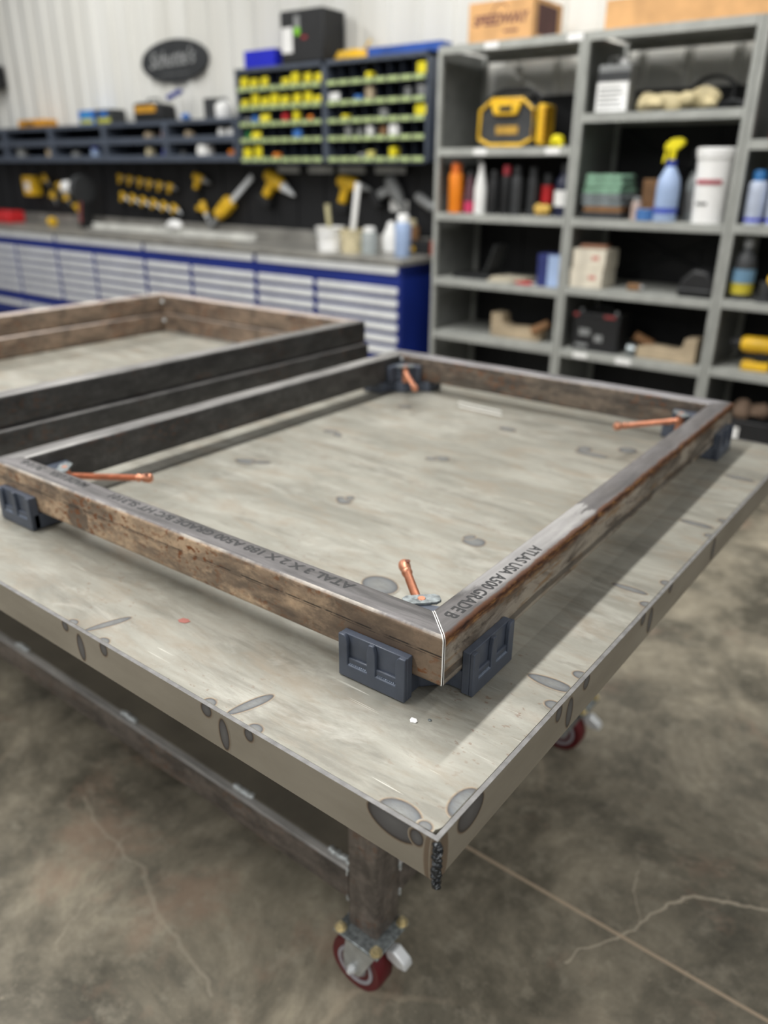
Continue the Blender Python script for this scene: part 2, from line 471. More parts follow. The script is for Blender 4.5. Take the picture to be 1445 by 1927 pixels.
def lathe(bm, prof, c=(0, 0, 0), axis='Z', seg=28, mi=0, mis=None):
    """prof: (radius, height) list; mis: material index per segment"""
    rings = []
    c = Vector(c)
    for r, h in prof:
        ring = []
        for i in range(seg):
            t = 2 * PI * i / seg
            x, y = r * math.cos(t), r * math.sin(t)
            p = {'Z': (x, y, h), 'Y': (x, h, -y), 'X': (h, x, y)}[axis]
            ring.append(bm.verts.new(c + Vector(p)))
        rings.append(ring)
    for k in range(len(rings) - 1):
        for i in range(seg):
            j = (i + 1) % seg
            f = bm.faces.new((rings[k][i], rings[k][j], rings[k + 1][j], rings[k + 1][i]))
            f.material_index = mis[k] if mis else mi
            f.smooth = True
    for ring, rev, k in ((rings[0], True, 0), (rings[-1], False, -1)):
        f = bm.faces.new(ring[::-1] if rev else ring)
        f.material_index = mis[k] if mis else mi


def prism(bm, poly, z0, z1, mi=0, mat=None):
    A = [bm.verts.new((x, y, z0)) for x, y in poly]
    B = [bm.verts.new((x, y, z1)) for x, y in poly]
    if mat is not None:
        for v in A + B:
            v.co = mat @ v.co
    n = len(poly)
    fs = [bm.faces.new(A[::-1]), bm.faces.new(B)]
    for i in range(n):
        j = (i + 1) % n
        fs.append(bm.faces.new((A[i], A[j], B[j], B[i])))
    for f in fs:
        f.material_index = mi


def path(bm, pts, r, seg=10, mi=0):
    """round rod along points"""
    pts = [Vector(p) for p in pts]
    rings = []
    up = Vector((0.013, 0.021, 1))
    for i, p in enumerate(pts):
        d = (pts[min(i + 1, len(pts) - 1)] - pts[max(i - 1, 0)]).normalized()
        a = d.cross(up)
        if a.length < 1e-4:
            a = d.orthogonal()
        a.normalize()
        b = d.cross(a)
        rr_ = r[i] if isinstance(r, (list, tuple)) else r
        rings.append([bm.verts.new(p + (a * math.cos(2 * PI * k / seg) + b * math.sin(2 * PI * k / seg)) * rr_) for k in range(seg)])
    for q in range(len(rings) - 1):
        for k in range(seg):
            j = (k + 1) % seg
            f = bm.faces.new((rings[q][k], rings[q][j], rings[q + 1][j], rings[q + 1][k]))
            f.material_index = mi
            f.smooth = True
    f = bm.faces.new(rings[0][::-1]); f.material_index = mi
    f = bm.faces.new(rings[-1]); f.material_index = mi


def blob(bm, c, rx, ry, rz, mi=0, jit=0.0, sub=2, flat=None):
    r = bmesh.ops.create_icosphere(bm, subdivisions=sub, radius=1.0)
    for v in r['verts']:
        k = 1 + random.uniform(-jit, jit)
        v.co = Vector((c[0] + v.co.x * rx * k, c[1] + v.co.y * ry * k, c[2] + v.co.z * rz * k))
        if flat is not None:
            v.co.z = max(v.co.z, flat)
        for f in v.link_faces:
            f.material_index = mi
            f.smooth = True


def obj(name, bm, mats, parent=None, loc=(0, 0, 0), bevel=0.0, seg=2, rot=None, normals=True):
    if normals:
        bmesh.ops.recalc_face_normals(bm, faces=bm.faces[:])
    me = bpy.data.meshes.new(name)
    bm.to_mesh(me)
    bm.free()
    me.set_sharp_from_angle(angle=math.radians(42))
    for m in (mats if isinstance(mats, (list, tuple)) else [mats]):
        me.materials.append(m if not isinstance(m, str) else M[m])
    o = bpy.data.objects.new(name, me)
    COL.objects.link(o)
    o.location = loc
    if rot:
        o.rotation_euler = rot
    if parent:
        o.parent = parent
    if bevel:
        b = o.modifiers.new('bevel', 'BEVEL')
        b.width = bevel
        b.segments = seg
        b.limit_method = 'ANGLE'
        b.angle_limit = math.radians(40)
        b.harden_normals = False
    return o


def tag(o, label, cat, group=None):
    o['label'] = label
    o['category'] = cat
    if group:
        o['group'] = group
    return o


def thing(name, label, cat, loc=(0, 0, 0), rz=0.0, group=None):
    o = bpy.data.objects.new(name, None)
    o.empty_display_size = 0.05
    COL.objects.link(o)
    o.location = loc
    o.rotation_euler = (0, 0, rz)
    return tag(o, label, cat, group)


def struct(o):
    o['kind'] = 'structure'
    return o


def B():
    return bmesh.new()


def bx(name, dims, mats, parent=None, loc=(0, 0, 0), bevel=0.0, rot=None):
    bm = B()
    box(bm, *dims)
    return obj(name, bm, mats, parent, loc, bevel, rot=rot)


def writing(name, s, size, mat, parent, mw_, bold=0.0, shear=0.0, space=1.0, thick=0.0002, align='LEFT'):
    cu = bpy.data.curves.new(name, 'FONT')
    cu.body = s
    cu.size = size
    cu.offset = bold
    cu.shear = shear
    cu.space_character = space
    cu.extrude = thick
    cu.align_x = align
    cu.resolution_u = 4
    tmp = bpy.data.objects.new('tmp', cu)
    COL.objects.link(tmp)
    dg = bpy.context.evaluated_depsgraph_get()
    dg.update()
    me = bpy.data.meshes.new_from_object(tmp.evaluated_get(dg))
    bpy.data.objects.remove(tmp)
    bpy.data.curves.remove(cu)
    me.name = name
    me.materials.clear()
    me.materials.append(M[mat] if isinstance(mat, str) else mat)
    o = bpy.data.objects.new(name, me)
    COL.objects.link(o)
    o.parent = parent
    o.matrix_local = mw_
    return o


UP_Y = Matrix.Rotation(PI / 2, 4, 'X')      # lettering standing upright, facing -Y

# ------------------------------------------------------------------ the setting
bm = B()
box(bm, -14, 9, -10, 4.9, -0.05, 0.0)
struct(obj('floor', bm, 'floor'))

bm = B()
WY = 4.55
prof = []
x = -13.0
while x < 5:
    prof += [(x, WY), (x + 0.20, WY), (x + 0.215, WY - 0.022), (x + 0.255, WY - 0.022), (x + 0.27, WY)]
    x += 0.27
poly = prof + [(prof[-1][0], WY + 0.05), (-13.0, WY + 0.05)]
prev = None
for px, py in prof:
    a = bm.verts.new((px, py, 0.0)); b = bm.verts.new((px, py, 4.6))
    if prev and (Vector((px, py, 0)) - prev[0].co).length > 1e-6:
        bm.faces.new((prev[0], a, b, prev[1]))
    prev = (a, b)
box(bm, -13, 5, WY + 0.002, WY + 0.06, 0, 4.6)
struct(obj('wall_back', bm, 'wall'))

bm = B()
box(bm, -13, -2.95, WY - 0.045, WY - 0.024, 0.0, 1.9)
box(bm, -2.95, 5, WY - 0.045, WY - 0.024, 0.0, 1.985)
for k in range(60):
    xx = -12.9 + k * 0.3
    box(bm, xx, xx + 0.03, WY - 0.053, WY - 0.045, 0.02, 1.88)
struct(obj('trim_1', bm, 'blackliner'))
LIN = WY - 0.053       # face of the black liner

# ------------------------------------------------------------------ welding table
T = 0.9
table = thing('welding_table', 'large steel welding table on red wheeled casters carrying the clamped tube frame', 'table', (0, 0, 0))
TX0, TY1 = -3.05, 1.594


def mark_disc(bm, lay, cx, cy, a, b, ang, plane, lim, asym=0.0, mi=0, top=1.0):
    """oval heat mark laid in the skin of a sheet; plane maps (u,v) to a point"""
    n = 26
    rings = []
    for rad, mv in ((1.45, 0.0), (1.18, 0.28), (1.02, 0.42), (0.92, 0.48), (0.80, 0.56), (0.6, 0.64)):
        ring = []
        for i in range(n):
            t = 2 * PI * i / n
            k = 1 + asym * math.cos(t)
            grow = rad if rad < 1.02 else 1.0
            ex = (0.004 if rad > 1.2 else 0.0018) if rad > 1.02 else 0.0
            u = math.cos(t) * (a * grow + ex)
            v = math.sin(t) * (b * grow * k + ex)
            U = cx + u * math.cos(ang) - v * math.sin(ang)
            V = cy + u * math.sin(ang) + v * math.cos(ang)
            U = min(max(U, lim[0]), lim[1])
            V = min(max(V, lim[2]), lim[3])
            vt = bm.verts.new(plane(U, V))
            vt[lay] = min(mv, top)
            ring.append(vt)
        rings.append(ring)
    cvt = bm.verts.new(plane(min(max(cx, lim[0]), lim[1]), min(max(cy, lim[2]), lim[3])))
    cvt[lay] = min(0.85, top)
    for k in range(len(rings) - 1):
        for i in range(n):
            j = (i + 1) % n
            bm.faces.new((rings[k][i], rings[k][j], rings[k + 1][j], rings[k + 1][i])).material_index = mi
    for i in range(n):
        bm.faces.new((rings[-1][i], rings[-1][(i + 1) % n], cvt)).material_index = mi


TP = T - 0.0015      # skin of the plate
bm = B()
lay = bm.verts.layers.float.new('mark')
rc = 0.016
g = 0.0075
poly = []
for (cx, cy, a0) in ((-g - rc, g + rc, -90), (-g - rc, TY1 - g - rc, 0), (TX0 + g + rc, TY1 - g - rc, 90), (TX0 + g + rc, g + rc, 180)):
    for k in range(7):
        t = math.radians(a0 + 15 * k)
        poly.append((cx + rc * math.cos(t), cy + rc * math.sin(t)))
prism(bm, poly, TP - 0.006, TP)
LIMT = (TX0 + g, -g - 0.0005, g + 0.0005, TY1 - g)
top_marks = [
    (-0.634, 0.038, 0.036, 0.0065, 1.25, .2), (-0.598, 0.006, 0.010, 0.008, 0, 0), (-0.319, 0.037, 0.034, 0.0075, 1.3, .2), (-0.279, 0.008, 0.010, 0.008, 0, 0), (-0.364, 0.008, 0.009, 0.007, 0, 0), (-0.68, 0.008, 0.009, 0.007, 0, 0),
    (-0.050, 0.643, 0.030, 0.0065, 0.0, 0), (-0.035, 0.323, 0.032, 0.010, 0.05, .2), (-0.009, 0.365, 0.011, 0.008, 0, 0), (-0.009, 0.281, 0.011, 0.008, 0, 0), (-0.009, 0.701, 0.009, 0.008, 0, 0), (-0.009, 0.610, 0.010, 0.008, 0, 0), (-0.047, 0.98, 0.032, 0.008, 0, 0), (-0.010, 0.94, 0.009, 0.008, 0, 0), (-0.010, 1.03, 0.009, 0.008, 0, 0),
    (-0.055, 0.009, 0.026, 0.0155, 0.0, 0), (-0.0225, 0.010, 0.0075, 0.006, 0, 0), (-0.008, 0.064, 0.0135, 0.025, 0, 0),
    (-0.349, 0.634, 0.021, 0.016, 0.3, .3), (-0.366, 0.646, 0.012, 0.007, 1.0, 0), (-0.673, 0.635, 0.020, 0.013, -0.3, .4), (-0.668, 0.652, 0.008, 0.010, 0.5, 0),
    (-1.01, 0.672, 0.028, 0.015, 0.3, .3), (-0.975, 0.69, 0.022, 0.008, 0.6, 0), (-1.005, 0.974, 0.022, 0.010, 0.2, 0), (-0.975, 0.965, 0.020, 0.008, -0.5, 0),
    (-0.657, 0.981, 0.020, 0.013, 0.4, .3), (-0.675, 0.965, 0.014, 0.008, 0.3, 0), (-0.649, 1.289, 0.024, 0.012, 0.0, 0), (-0.415, 1.265, 0.016, 0.02, 0.0, 0), (-0.385, 1.24, 0.042, 0.011, 0.05, 0),
    (-0.326, 1.325, 0.022, 0.02, 0.2, 0), (-0.384, 0.393, 0.034, 0.026, -0.2, 0), (-0.052, 1.30, 0.032, 0.008, 0.0, 0), (-0.995, 1.29, 0.02, 0.012, 0.3, 0), (-1.34, 0.66, 0.02, 0.012, 0.3, 0)]
for i, (cx, cy, a, b, an, asy) in enumerate(top_marks):
    zz = TP + 0.00012 + 0.00002 * i
    mark_disc(bm, lay, cx, cy, a, b, an, lambda u, v, zz=zz: (u, v, zz), LIMT, asy)
obj('table_top', bm, 'plate', table, normals=False)

AH = 0.058
sm_near = [(-0.652, -0.031, 0.008, 0.022, 0.08), (-0.689, -0.007, 0.007, 0.008, 0), (-0.589, -0.008, 0.008, 0.011, 0), (-0.362, -0.007, 0.009, 0.010, 0), (-0.330, -0.031, 0.008, 0.023, 0.08), (-0.282, -0.007, 0.007, 0.009, 0), (-0.058, -0.008, 0.034, 0.021, -0.1), (-0.026, -0.011, 0.008, 0.010, 0), (-0.97, -0.03, 0.008, 0.022, 0.05), (-0.008, -0.029, 0.006, 0.036, 0), (-0.003, -0.03, 0.003, 0.038, 0)]
sm_right = [(0.066, -0.010, 0.026, 0.021, 0.1), (0.316, -0.030, 0.009, 0.023, 0), (0.281, -0.010, 0.008, 0.012, 0), (0.365, -0.008, 0.009, 0.011, 0), (0.612, -0.028, 0.009, 0.022, 0), (0.575, -0.008, 0.008, 0.010, 0), (0.70, -0.006, 0.008, 0.009, 0), (0.945, -0.028, 0.010, 0.022, 0), (0.012, -0.029, 0.007, 0.036, 0)]
for nm, dims, mk in (('apron', (TX0, 0, 0, 0.006, T - AH, T), sm_near), ('apron', (-0.006, 0, 0.006, TY1 - 0.006, T - AH, T), sm_right),
                     ('apron', (TX0, 0, TY1 - 0.006, TY1, T - AH, T), []), ('apron', (TX0, TX0 + 0.006, 0.006, TY1 - 0.006, T - AH, T), [])):
    bm = B()
    lay = bm.verts.layers.float.new('mark')
    box(bm, *dims)
    bm.faces.ensure_lookup_table()
    bm.faces[1].material_index = 1
    for i, (u, v, a, b, an) in enumerate(mk):
        off = 0.0001 + i * 0.00002
        if mk is sm_near:
            pl = lambda U, V, off=off: (U, -off, T + V)
            lm = (TX0, -0.001, -AH, -0.0004)
        else:
            pl = lambda U, V, off=off: (off, U, T + V)
            lm = (0.006, TY1, -AH, -0.0004)
        mark_disc(bm, lay, u, v, a, b, an, pl, lm, top=0.3 if b > 0.034 else 1.0)
    obj(nm, bm, ['apron', 'rim'], table, normals=False)

# weld bead down the near corner and stitches on it
bm = B()
for k in range(26):
    zz = T - 0.004 - k * 0.0023
    blob(bm, (0.0005 + random.uniform(-.0008, .0008), -0.0005 + random.uniform(-.0008, .0008), zz), 0.0052 + random.uniform(-.0006, .001), 0.0052 + random.uniform(-.0006, .001), 0.0028, 0, 0.12, 2)
o = obj('weld_bead', bm, 'weld', table)

LX = [(-0.396, -0.324), (-2.72, -2.648)]
LY = [(0.3115, 0.384), (1.2, 1.2725)]


def rtube(bm, x0, x1, y0, y1, z0, z1, axis, r=0.007, n=4):
    """rounded square tube along an axis"""
    if axis == 'Z':
        a0, a1, b0, b1, c0, c1 = x0, x1, y0, y1, z0, z1
        f = lambda a, b, c: (a, b, c)
    elif axis == 'X':
        a0, a1, b0, b1, c0, c1 = y0, y1, z0, z1, x0, x1
        f = lambda a, b, c: (c, a, b)
    else:
        a0, a1, b0, b1, c0, c1 = z0, z1, x0, x1, y0, y1
        f = lambda a, b, c: (b, c, a)
    pr = []
    for cx, cy, an in ((a1 - r, b1 - r, 0), (a0 + r, b1 - r, 90), (a0 + r, b0 + r, 180), (a1 - r, b0 + r, 270)):
        for k in range(n + 1):
            t = math.radians(an + 90 * k / n)
            pr.append((cx + r * math.cos(t), cy + r * math.sin(t)))
    A = [bm.verts.new(f(a, b, c0)) for a, b in pr]
    Bv = [bm.verts.new(f(a, b, c1)) for a, b in pr]
    m = len(pr)
    for i in range(m):
        j = (i + 1) % m
        fc = bm.faces.new((A[i], A[j], Bv[j], Bv[i]))
        fc.smooth = True
    bm.faces.new(A[::-1])
    bm.faces.new(Bv)


CH = 0.171        # leg foot above the floor
for x0, x1 in LX:
    for y0, y1 in LY:
        bm = B()
        rtube(bm, x0, x1, y0, y1, CH, TP - 0.006, 'Z')
        obj('leg', bm, 'leg', table)
RZ0, RZ1 = 0.228, 0.304
for y0, y1 in LY:
    bm = B()
    rtube(bm, LX[1][1], LX[0][0], y0 + 0.002, y1 - 0.002, RZ0, RZ1, 'X')
    obj('rail', bm, 'rail', table)
for x0, x1 in LX:
    bm = B()
    rtube(bm, x0 + 0.002, x1 - 0.002, LY[0][1], LY[1][0], RZ0, RZ1, 'Y')
    obj('rail', bm, 'rail', table)
bm = B()
box(bm, LX[1][1] - 0.03, LX[0][0] + 0.03, LY[0][0] + 0.022, LY[1][1] - 0.022, RZ1 + 0.0005, RZ1 + 0.005)
obj('lower_shelf', bm, paint((112, 106, 94), 0.6, 0.1, 0.1), table)
for wx in (-0.43, -0.707, -1.113, -1.605, -2.1):
    bm = B()
    for k in range(7):
        blob(bm, (wx - 0.024 + k * 0.008, LY[0][0] + 0.020 + random.uniform(-.002, .002), RZ1 + 0.004), 0.008, 0.007, 0.0055, 0, 0.12)
    obj('stitch_weld', bm, 'silverweld', table)
for px, py, pz in ((-0.399, 0.316, RZ1 - 0.006), (-0.399, 0.316, RZ0 + 0.004), (-0.3265, 0.387, RZ1 - 0.004), (-0.3265, 0.387, RZ0 + 0.006)):
    bm = B()
    for k in range(4):
        blob(bm, (px, py, pz + (k - 1.5) * 0.004), 0.0035, 0.0035, 0.004, 0, 0.12, 1)
    obj('fillet_weld', bm, 'silverweld', table)


def caster(cx, cy):
    """cx, cy: centre of the mounting plate"""
    bm = B()       # fork: turntable, two cheeks
    cyl(bm, (cx, cy, 0.140), (cx, cy, 0.1635), 0.034, 0.038, 28)
    ax, ay, az = cx - 0.022, cy - 0.002, 0.064
    cheek = [(cx + 0.040, 0.146), (cx - 0.038, 0.146), (ax - 0.026, az + 0.018), (ax - 0.022, az - 0.010), (ax - 0.006, az - 0.021), (ax + 0.016, az - 0.016), (ax + 0.026, az + 0.004)]
    for yy in (ay - 0.031, ay + 0.028):
        prism(bm, cheek, yy, yy + 0.003, 0, Matrix(((1, 0, 0, 0), (0, 0, 1, 0), (0, 1, 0, 0), (0, 0, 0, 1))))
    box(bm, cx - 0.038, cx + 0.040, ay - 0.031, ay + 0.031, 0.140, 0.146)
    fk = obj('caster', bm, 'zinc', table, bevel=0.0008)
    bm = B()
    R = 0.0635
    lathe(bm, [(R * 0.66, -0.022), (R * 0.94, -0.0235), (R, -0.017), (R, 0.017), (R * 0.94, 0.0235), (R * 0.66, 0.022)], (ax, ay, az), 'Y', 48)
    obj('tyre', bm, 'tyre', fk)
    bm = B()
    lathe(bm, [(0.012, -0.0245), (R * 0.42, -0.0235), (R * 0.44, -0.012), (R * 0.56, -0.012), (R * 0.58, -0.0248), (R * 0.70, -0.0248), (R * 0.705, 0.0248), (R * 0.58, 0.0248), (0.012, 0.0245)], (ax, ay, az), 'Y', 40)
    obj('wheel_hub', bm, 'hub', fk)
    bm = B()
    cyl(bm, (ax, ay - 0.045, az), (ax, ay + 0.04, az), 0.005, None, 14)
    cyl(bm, (ax, ay - 0.038, az), (ax, ay - 0.0312, az), 0.0095, None, 6)
    obj('axle_bolt', bm, M['handle'], fk)
    bm = B()
    box(bm, cx - 0.0555, cx + 0.0555, cy - 0.0525, cy + 0.0525, 0.1645, 0.1705)
    obj('mounting_plate', bm, 'galv', fk, bevel=0.002)
    for sx in (-1, 1):
        for sy in (-1, 1):
            bm = B()
            px, py = cx + sx * 0.0445, cy + sy * 0.0415
            cyl(bm, (px, py, 0.1706), (px, py, 0.1725), 0.0125, None, 20)
            cyl(bm, (px, py, 0.1725), (px, py, 0.1800), 0.0085, None, 6)
            cyl(bm, (px, py, 0.1800), (px, py, 0.1860), 0.0048, 0.0044, 12)
            obj('plate_bolt', bm, 'gold', fk)
    bm = B()
    prism(bm, [(cx + 0.030, 0.118), (cx + 0.050, 0.130), (cx + 0.078, 0.112), (cx + 0.082, 0.096), (cx + 0.062, 0.092), (cx + 0.034, 0.100)], cy + 0.004, cy + 0.030, 0, Matrix(((1, 0, 0, 0), (0, 0, 1, 0), (0, 1, 0, 0), (0, 0, 0, 1))))
    obj('brake_pedal', bm, M['handle'], fk, bevel=0.004, seg=3)


for (x0, x1) in LX:
    for (y0, y1) in LY:
        sx = 1 if x0 > -1 else -1
        sy = 1 if y0 < 1 else -1
        caster((x0 + x1) / 2 + sx * 0.006, (y0 + y1) / 2 - sy * 0.0145)

# ------------------------------------------------------------------ tube frames
TH, TW = 0.0762, 0.0508


def frame(name, label, corners, z0, mats, group=None, gap=0.0009, bright=True):
    """corners N (near right), L (near left), Bk (far left), R (far right): outer outline"""
    P = [Vector((c[0], c[1], 0)) for c in corners]
    cen = sum(P, Vector()) / 4
    root = thing(name, label, 'frame', (cen.x, cen.y, z0), 0, group)
    P = [p - cen for p in P]
    n = 4
    inner = []
    for i in range(n):
        p, q, r = P[i - 1], P[i], P[(i + 1) % n]
        d1 = (q - p).normalized(); d2 = (r - q).normalized()
        n1 = Vector((-d1.y, d1.x, 0)); n2 = Vector((-d2.y, d2.x, 0))
        if n1.dot(-q) < 0: n1 = -n1
        if n2.dot(-q) < 0: n2 = -n2
        k = TW / (1 + n1.dot(n2))
        inner.append(q + (n1 + n2) * k)
    prof = []
    rad = 0.0075
    for cy, cz, an in ((TW - rad, TH - rad, 0), (rad, TH - rad, 90), (rad, rad, 180), (TW - rad, rad, 270)):
        for k in range(6):
            t = math.radians(an + 18 * k)
            prof.append((cy + rad * math.cos(t), cz + rad * math.sin(t)))
    tubes = []
    for i in range(n):
        a, b = P[i], P[(i + 1) % n]
        ai, bi = inner[i], inner[(i + 1) % n]
        if i == 3:
            a, b, ai, bi = a, b, ai, bi
        ln = (b - a).length
        dx = (b - a) / ln
        dy = Vector((-dx.y, dx.x, 0))
        flip = dy.dot(-(a + b) / 2) < 0
        if flip:                          # keep local y pointing inwards
            a, b, ai, bi = b, a, bi, ai
            dx = -dx
            dy = Vector((-dx.y, dx.x, 0))
        bm = B()
        rings = []
        for st, off in ((0, gap), (0, gap + 0.0018), (1, gap + 0.0018), (1, gap)):
            ring = []
            for (cy, cz) in prof:
                s = cy / TW
                base = (a.lerp(ai, s) if st == 0 else b.lerp(bi, s)) + dx * (off if st == 0 else -off)
                rel = base - a
                ring.append(bm.verts.new((rel.dot(dx), rel.dot(dy), cz)))
            rings.append(ring)
        m = len(prof)
        for k in range(3):
            for j in range(m):
                jj = (j + 1) % m
                f = bm.faces.new((rings[k][j], rings[k][jj], rings[k + 1][jj], rings[k + 1][j]))
                f.smooth = True
                f.material_index = 1 if (k != 1 and bright) else 0
        for rg in (rings[0][::-1], rings[3]):
            f = bm.faces.new(rg)
            f.material_index = 0
        o = obj('tube', bm, [mats[i], M['bare'] if bright else M['silverweld']], root, (a.x, a.y, 0))
        o.rotation_euler = (0, 0, math.atan2(dx.y, dx.x))
        tubes.append(o)
    return root, tubes, inner


FZ = T + 0.032
CN, CL, CB, CR = (-0.117, 0.181), (-1.187, 0.160), (-1.187, 1.512), (-0.147, 1.537)
fr, tubes, inn = frame('tube_frame', 'rectangular steel tube frame held by the four corner clamps on the table', (CN, CL, CB, CR), FZ, ('near', 'left', 'far', 'right'), bright=False)
# bright ground edges along the open joint of the near corner
for ti, seg_ in ((0, 2), (3, 0)):
    m_ = 24
    tubes[ti].data.materials[1] = M['bare']
    for p in list(tubes[ti].data.polygons)[seg_ * m_:(seg_ + 1) * m_]:
        p.material_index = 1


def stencil(tube, s, x0w, length, across, size=0.0225):
    """printed lettering on the top of a tube, running against its local x; fitted to a length"""
    m = Matrix.Translation((x0w, across, TH + 0.0001)) @ Matrix.Rotation(PI, 4, 'Z')
    o = writing('stencil_text', s, size, 'ink', tube, m, bold=0.0007, thick=0.00008)
    xs_ = [v.co.x for v in o.data.vertices]
    k = length / (max(xs_) - min(xs_))
    for v in o.data.vertices:
        v.co.x *= k
    return o


# near tube: local x runs from the left corner to the near corner
Ln = (Vector(CN) - Vector(CL)).length
def tx(x):
    return Ln - (CN[0] - x)
stencil(tubes[0], 'ATAL 3 X 2 X 188 A500 GRADE B/C HT SL3101', tx(-0.288), 0.548, 0.039)
stencil(tubes[0], 'MADE USA', tx(-0.905), 0.116, 0.039)
stencil(tubes[0], '3/16', tx(-1.045), 0.075, 0.039)
# right tube: local x runs from the near corner to the far one
stencil(tubes[3], 'ATLAS USA A500 GRADE B', 0.303, 0.258, 0.0315, 0.026)
for i, c in enumerate(inn):
    if i == 0:
        continue
    bm = B()
    n_ = (-Vector((c.x, c.y, 0))).normalized()
    blob(bm, (c.x + n_.x * 0.002, c.y + n_.y * 0.002, 0.060), 0.006, 0.006, 0.006, 0, 0.06)
    obj('tack_weld', bm, 'silverweld', fr)

for k, (zz, dx_, lab) in enumerate(((T + 0.0002, 0.014, 'lower steel tube frame of the stack, resting on the left half of the table'), (T + TH + 0.0008, 0.0, 'upper steel tube frame of the stack, lying on top of another frame'))):
    r_, tb_, in_ = frame('tube_frame', lab, ((-1.452 + dx_, 0.292), (-2.55 + dx_, 0.285), (-2.55, 1.640), (-1.436 + dx_, 1.648)), zz, ('left', 'stackbrown', 'stackbrown', 'left'), 'stacked tube frames', bright=False)
    for t_ in tb_:
        for p in t_.data.polygons:
            p.material_index = 0
    c = in_[2]
    bm = B()
    blob(bm, (c.x + 0.003, c.y - 0.003, 0.045), 0.008, 0.008, 0.008, 0, 0.05)
    obj('tack_weld', bm, 'silverweld', r_)


# ------------------------------------------------------------------ corner clamps
def corner_clamp(corner, nbx, nby, sx, sy, reach, label):
    """sx, sy: direction from the frame corner into the frame along x and y"""
    root = thing('corner_clamp', label, 'clamp', (corner[0], corner[1], T), 0, 'corner clamps on the frame')
    ea = Vector((nbx[0] - corner[0], nbx[1] - corner[1], 0)).normalized()
    eb = Vector((nby[0] - corner[0], nby[1] - corner[1], 0)).normalized()
    X = lambda a, b, c=0.0: ea * a + eb * b + Vector((0, 0, c))
    XY = lambda a, b: tuple(X(a, b)[:2])
    # base
    bm = B()
    pl = [(0.050, -0.016), (0.156, -0.016), (0.156, 0.048), (0.112, 0.054), (0.100, 0.100), (0.054, 0.112), (0.048, 0.156), (-0.016, 0.156), (-0.016, 0.050), (0.022, 0.050), (0.050, 0.022)]
    prism(bm, [XY(a, b) for a, b in pl], 0.0003, 0.0312)
    obj('clamp_base', bm, 'clamp', root, bevel=0.002)
    # two outer jaws with recessed pockets
    for which in (0, 1):
        bm = B()
        def bo(a0, a1, b0, b1, z0, z1):
            # a along the tube, b outwards from its face
            pts = []
            for z in (z0, z1):
                for b in (b0, b1):
                    for a in (a0, a1):
                        pts.append(X(a, -b, z) if which == 0 else X(-b, a, z))
            vs = [bm.verts.new(p) for p in pts]
            for q in ((0, 2, 3, 1), (4, 5, 7, 6), (0, 1, 5, 4), (2, 6, 7, 3), (0, 4, 6, 2), (1, 3, 7, 5)):
                bm.faces.new([vs[i] for i in q])
        def cx3(poly, b0, b1):
            # poly in (a, z)
            A = [bm.verts.new(X(a, -b0, z) if which == 0 else X(-b0, a, z)) for a, z in poly]
            Bv = [bm.verts.new(X(a, -b1, z) if which == 0 else X(-b1, a, z)) for a, z in poly]
            bm.faces.new(A[::-1]); bm.faces.new(Bv)
            for i in range(len(poly)):
                j = (i + 1) % len(poly)
                bm.faces.new((A[i], A[j], Bv[j], Bv[i]))
        H = 0.066
        a0, a1 = 0.046, 0.156
        fr_ = [(a0, 0.0), (a1, 0.0), (a1, H), (a1 - 0.010, H), (a1 - 0.0135, H - 0.004), (a1 - 0.015, H - 0.010), (a1 - 0.015, 0.020), (a1 - 0.048, 0.020), (a1 - 0.048, H - 0.012), (a1 - 0.050, H - 0.005), (a1 - 0.051, H),
               (a0 + 0.051, H), (a0 + 0.050, H - 0.005), (a0 + 0.048, H - 0.012), (a0 + 0.048, 0.020), (a0 + 0.015, 0.020), (a0 + 0.015, H - 0.010), (a0 + 0.0135, H - 0.004), (a0 + 0.010, H), (a0, H)]
        cx3(fr_, 0.0121, 0.0185)
        bo(a0, a1, 0.0006, 0.0122, 0.0, H - 0.0006)
        o = obj('outer_jaw', bm, 'clamp', root, bevel=0.0012)
        bm = B()
        for s0 in (a0 + 0.0155, a1 - 0.0475):
            pl2 = []
            for a in (s0, s0 + 0.032):
                for b, z in ((0.0123, 0.020), (0.0172, 0.020), (0.0123, 0.0262)):
                    pl2.append(X(a, -b, z) if which == 0 else X(-b, a, z))
            vs = [bm.verts.new(p) for p in pl2]
            bm.faces.new((vs[0], vs[2], vs[1])); bm.faces.new((vs[3], vs[4], vs[5]))
            bm.faces.new((vs[0], vs[1], vs[4], vs[3])); bm.faces.new((vs[1], vs[2], vs[5], vs[4])); bm.faces.new((vs[0], vs[3], vs[5], vs[2]))
            for k in range(9):
                a = s0 + 0.003 + k * 0.0032
                p = X(a, -0.0160, 0.0225) if which == 0 else X(-0.0160, a, 0.0225)
                blob(bm, p, 0.0016, 0.0016, 0.0012, 0, 0.1, 1)
        obj('rough_ledge', bm, paint((112, 122, 138), 0.3, 0.1, 0.15, 60), o)
    # inner jaw, wedge between the tubes
    i0 = TW + 0.0006
    bm = B()
    pl = [(i0, i0), (i0 + 0.078, i0), (i0 + 0.078, i0 + 0.014), (i0 + 0.050, i0 + 0.018), (i0 + 0.042, i0 + 0.042), (i0 + 0.018, i0 + 0.050), (i0 + 0.014, i0 + 0.078), (i0, i0 + 0.078)]
    prism(bm, [XY(a, b) for a, b in pl], 0.0335, 0.0815)
    obj('inner_jaw', bm, 'clamp', root, bevel=0.0015)
    d = Vector((sx, sy, 0)).normalized()
    pd = Vector((-sy, sx, 0)).normalized()
    c0 = X(i0 + 0.048, i0 + 0.046)
    # galvanised top plate with copper rivet
    bm = B()
    base = c0
    def q(u, v, z):
        p = base + pd * u + d * v
        return (p.x, p.y, z)
